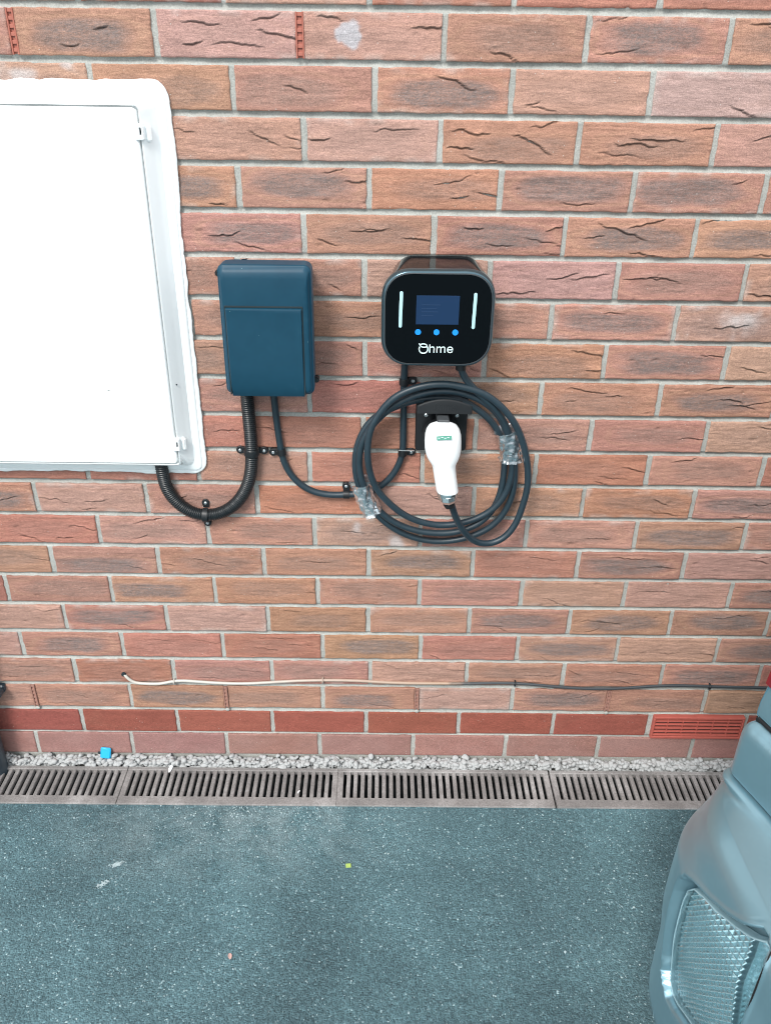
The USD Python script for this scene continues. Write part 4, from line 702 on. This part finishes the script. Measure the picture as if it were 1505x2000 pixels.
# plan of the upper rear corner (distance along the rear, distance outwards), as an arc-length curve
PL = np.array([(.052,-.62),(.053,-.3),(.054,-.12),(.0545,-.06),(.0555,-.035),(.058,-.021),(.0625,-.0140),(.070,-.0120),(.0877,-.0150),(.108,-.0195),(.128,-.0235),(.147,-.027),(.20,-.032),(.30,-.033),(.45,-.022),(.65,-.006),(.85,0)])
def plan(ins_, L=.62, n=None, u=None):
    p = PL.copy(); p[0, 1] = -L; q = np.vstack([p, np.stack([1.7 - p[::-1, 0], p[::-1, 1]], 1)[1:]]); t = np.r_[0, np.cumsum(np.hypot(*np.diff(q, axis=0).T))]; 
    if u is None: u = np.unique(np.r_[np.linspace(0, .5, 160), np.linspace(.5, 1, 40)]); u = np.unique(np.r_[u, np.linspace((L - .1) / t[-1], (L + .1) / t[-1], 90)])
    ca, cd = PchipInterpolator(t, q[:, 0])(u * t[-1]), PchipInterpolator(t, q[:, 1])(u * t[-1])
    ta, td = np.gradient(ca, u), np.gradient(cd, u); nn = np.hypot(ta, td) + 1e-9; return ca + ins_ * td / nn * 1.0, cd - ins_ * ta / nn
aT, dT = section(float(pb(-.02)), float(ps(-.02)), RR); uT = np.r_[0, np.cumsum(np.hypot(np.diff(aT), np.diff(dT)))]; uT /= uT[-1]
keep = zz <= -.0199; P = P[keep]; a1, d1 = section(float(pb(zz[keep][-1])), float(ps(zz[keep][-1])), RR); lip = []
for q, (w_, z_, i_) in enumerate(((.30, -.0150, -.004), (.62, -.0100, -.006), (.86, -.0055, -.0085), (1.0, -.0015, -.0090), (1.0, .0015, -.0078), (1.0, .0034, -.0052), (1.0, .0042, -.0015), (1.0, .0040, .012))):
    a, d = plan(i_, u=uT); lip.append(cw(a1 + (a - a1) * w_, d1 + (d - d1) * w_, ZR + z_)[None])
und = []
for i_, u_ in ((.06, -.03), (.02, -.012)):
    a, d = section(float(pb(-.44)) - i_, float(ps(-.44)) + i_, RR); und.append(cw(a, d, ZR - .44 + u_)[None])
P = np.concatenate(und + [P] + lip, 0)
def out_mesh(P):
    F = grid_faces(P.shape[0], P.shape[1]); V = P.reshape(-1, 3); t = trimesh.Trimesh(V, F, process=False)
    c = np.array([1.2, -1.3, .4]); 
    if np.mean(np.einsum('ij,ij->i', t.face_normals, t.triangles_center - c)) < 0: F = F[:, ::-1]
    return V, F
bump = part(car, 'bumper', out_mesh(P), 'car_paint', smooth=True)
# upper bumper band above the step
ub = []
for i_, z in ((.030, .0050), (.0035, .0058), (.0012, .0085), (0, .014), (0, .050), (0.0004, .080), (.0018, .0905), (.0050, .0985), (.0095, .1040), (.0150, .1072), (.022, .1085), (.07, .109)):
    a, d = plan(i_); ub.append(cw(a, d, ZR + z)[None])
part(car, 'bumper_top', out_mesh(np.concatenate(ub, 0)), 'car_paint', smooth=True)
# lamp: bright faceted reflector under a clear lens
g = 0.0008; ax_, az_ = np.arange(.122, .340, g), np.arange(.270, .592, g); AA, ZZ = np.meshgrid(ax_, az_)
def surf_d(a, z):
    """outward distance of the bumper skin at (a, z)"""
    zc = np.clip(z - ZR, -.44, 0); b, s_ = pb(zc), ps(zc); al = a - s_; e = 2 / 2.3
    t = np.clip(al / RR, 0, 1); ct = (1 - t) ** (1 / e); sn_ = np.sqrt(np.clip(1 - ct ** 2, 0, 1)); d = -RR * (1 - sn_ ** e)
    return d + b - 0.05 * ((.85 - np.clip(al, 0, .85)) / .85) ** 2
DD = surf_d(AA, ZZ)
cs2, sn2 = math.cos(.30), math.sin(.30); uu, vv = (AA * cs2 + ZZ * sn2) / .0104, (-AA * sn2 + ZZ * cs2) / .0084
cell = np.maximum(np.abs((uu % 1) - .5), np.abs((vv % 1) - .5)) * 2
clear = sst(AA + .26 * (ZZ - .55), .262, .266)            # plain end of the lamp
cr = np.random.default_rng(5).normal(0, 1, (2, 200, 200)); ci, cj = np.floor(uu).astype(int) % 200, np.floor(vv).astype(int) % 200
fac = (0.0042 * (1 - cell) + 0.0003 * (cr[0][ci, cj] * ((uu % 1) - .5) + cr[1][ci, cj] * ((vv % 1) - .5))) * (1 - clear)
inl = contains_xy(lensP.buffer(-.004), AA, ZZ)
def masked(P, keep):
    nr, ncn = keep.shape; F = grid_faces(nr, ncn); k = keep.ravel(); F = F[k[F].all(1)]; u, inv = np.unique(F, return_inverse=True); return P.reshape(-1, 3)[u], inv.reshape(-1, 3)
def flipout(vf):
    V, F = vf; t = trimesh.Trimesh(V, F, process=False)
    return (V, F[:, ::-1]) if np.mean(t.face_normals @ np.array([Bd[0], Bd[1], 0.3])) < 0 else (V, F)
rl = thing  # noqa
lamp = part(car, 'rear_lamp', flipout(masked(cw(AA, DD - .0195 - .006 * clear + fac, ZZ), inl)), 'reflector', smooth=True, label='clear lamp low in the rear bumper corner with a diamond pattern')
# lens body: the clear cover with a rolled rim
lr = []
pts = np.array([lensP.buffer(-.0005).exterior.interpolate(t, True).coords[0] for t in np.linspace(0, 1, 160, endpoint=False)]); cen = np.array(lensP.centroid.coords[0])
def lens_ring(inset, dd):
    po = lensP.buffer(-.0005 - inset) if inset > 0 else lensP
    q = np.array([po.exterior.interpolate(po.exterior.project(Point(*x))).coords[0] for x in pts]); return cw(q[:, 0], surf_d(q[:, 0], q[:, 1]) + dd, q[:, 1])
rim = loft([lens_ring(0, -.0220), lens_ring(0, -.0098), lens_ring(.0006, -.0088), lens_ring(.0016, -.0088), lens_ring(.0022, -.0098), lens_ring(.0024, -.0190)], False, False); rim.fix_normals()
part(lamp, 'lens_rim', rim, 'lens_plastic', smooth=40)
inl2 = contains_xy(lensP.buffer(-.0042), AA, ZZ)
part(lamp, 'lens', flipout(masked(cw(AA, DD - .0095 + 0.00035 * (1 - np.clip(cell, 0, 1)) * (1 - clear), ZZ), inl2)), 'clear_lens', smooth=True)
base[lamp] = base[car]
# seam right of the lamp
sm = [(.300, .596), (.312, .570), (.320, .530), (.332, .489), (.346, .40), (.352, .33)]
sc = spline(np.array([(a, float(surf_d(np.array(a), np.array(z))) + .0004, z) for a, z in sm]), .004); part(car, 'bumper_seam', tube(cw(sc[:, 0], sc[:, 1], sc[:, 2]), .0016, 8), 'seal_black', smooth=True)
# body above the bumper
def body_ring(ins_, z, R_=.13, L=2.3, lean=0.0):
    a, d = plan(ins_, L=L); return cw(a, d, z)[None]
part(car, 'body', out_mesh(np.concatenate([body_ring(.040, .735), body_ring(.0165, .742), body_ring(.0125, .746), body_ring(.0115, .752), body_ring(.0120, .770), body_ring(.0160, .800), body_ring(.022, .86), body_ring(.034, .95), body_ring(.060, 1.00)], 0)), 'car_paint', smooth=25)
part(car, 'lower_body', out_mesh(np.concatenate([body_ring(.20, .20), body_ring(.12, .30), body_ring(.06, .50), body_ring(.045, .734)], 0)), 'car_paint', smooth=25)
part(car, 'upper_body', out_mesh(np.concatenate([body_ring(.063, 1.0), body_ring(.15, 1.20), body_ring(.26, 1.42), body_ring(.32, 1.47), body_ring(.50, 1.50)], 0)), 'window_dark', smooth=25)
part(car, 'roof', rbox(O[0] + .75, O[0] + 2.6, O[1] - 1.35, O[1] - .12, 1.495, 1.53, .02), 'car_paint')
a0, d0 = plan(.0); ka = np.where((a0 < .24) & (a0 > .0665) & (d0 > -.2) & (np.arange(len(a0)) < len(a0) // 2))[0]; tl = []
for z, i_ in ((.7960, .0180), (.7965, .0135), (.800, .0110), (.86, .0160), (.95, .0280), (1.0, .052)):
    a, d = plan(i_); tl.append(cw(a[ka], d[ka], z)[None])
part(car, 'tail_light', out_mesh(np.concatenate(tl, 0)), 'red_lens', smooth=35)
a, d = plan(.017); k2 = np.where((a < .5) & (np.arange(len(a)) < len(a) // 2))[0]
part(car, 'bumper_seal', tube(cw(a[k2], d[k2], ZR + .1115), .0045, 8), 'seal_black', smooth=True)
for a in (.03, 1.67):
    c = cw(np.array(a + (.10 if a < 1 else -.10)), np.array(-.95), Z0 + .30); ax3 = np.array([Ad[0], Ad[1], 0])
    w_ = part(car, 'wheel', tube(np.array([c - ax3 * .095, c - ax3 * .08, c + ax3 * .08, c + ax3 * .095]), np.array([.285, .305, .305, .285]), 36), 'tyre_look', smooth=35)
    part(w_, 'rim', tube(np.array([c - ax3 * .099, c + ax3 * .099]), np.array([.20, .20]), 30), 'rim_look', smooth=35)
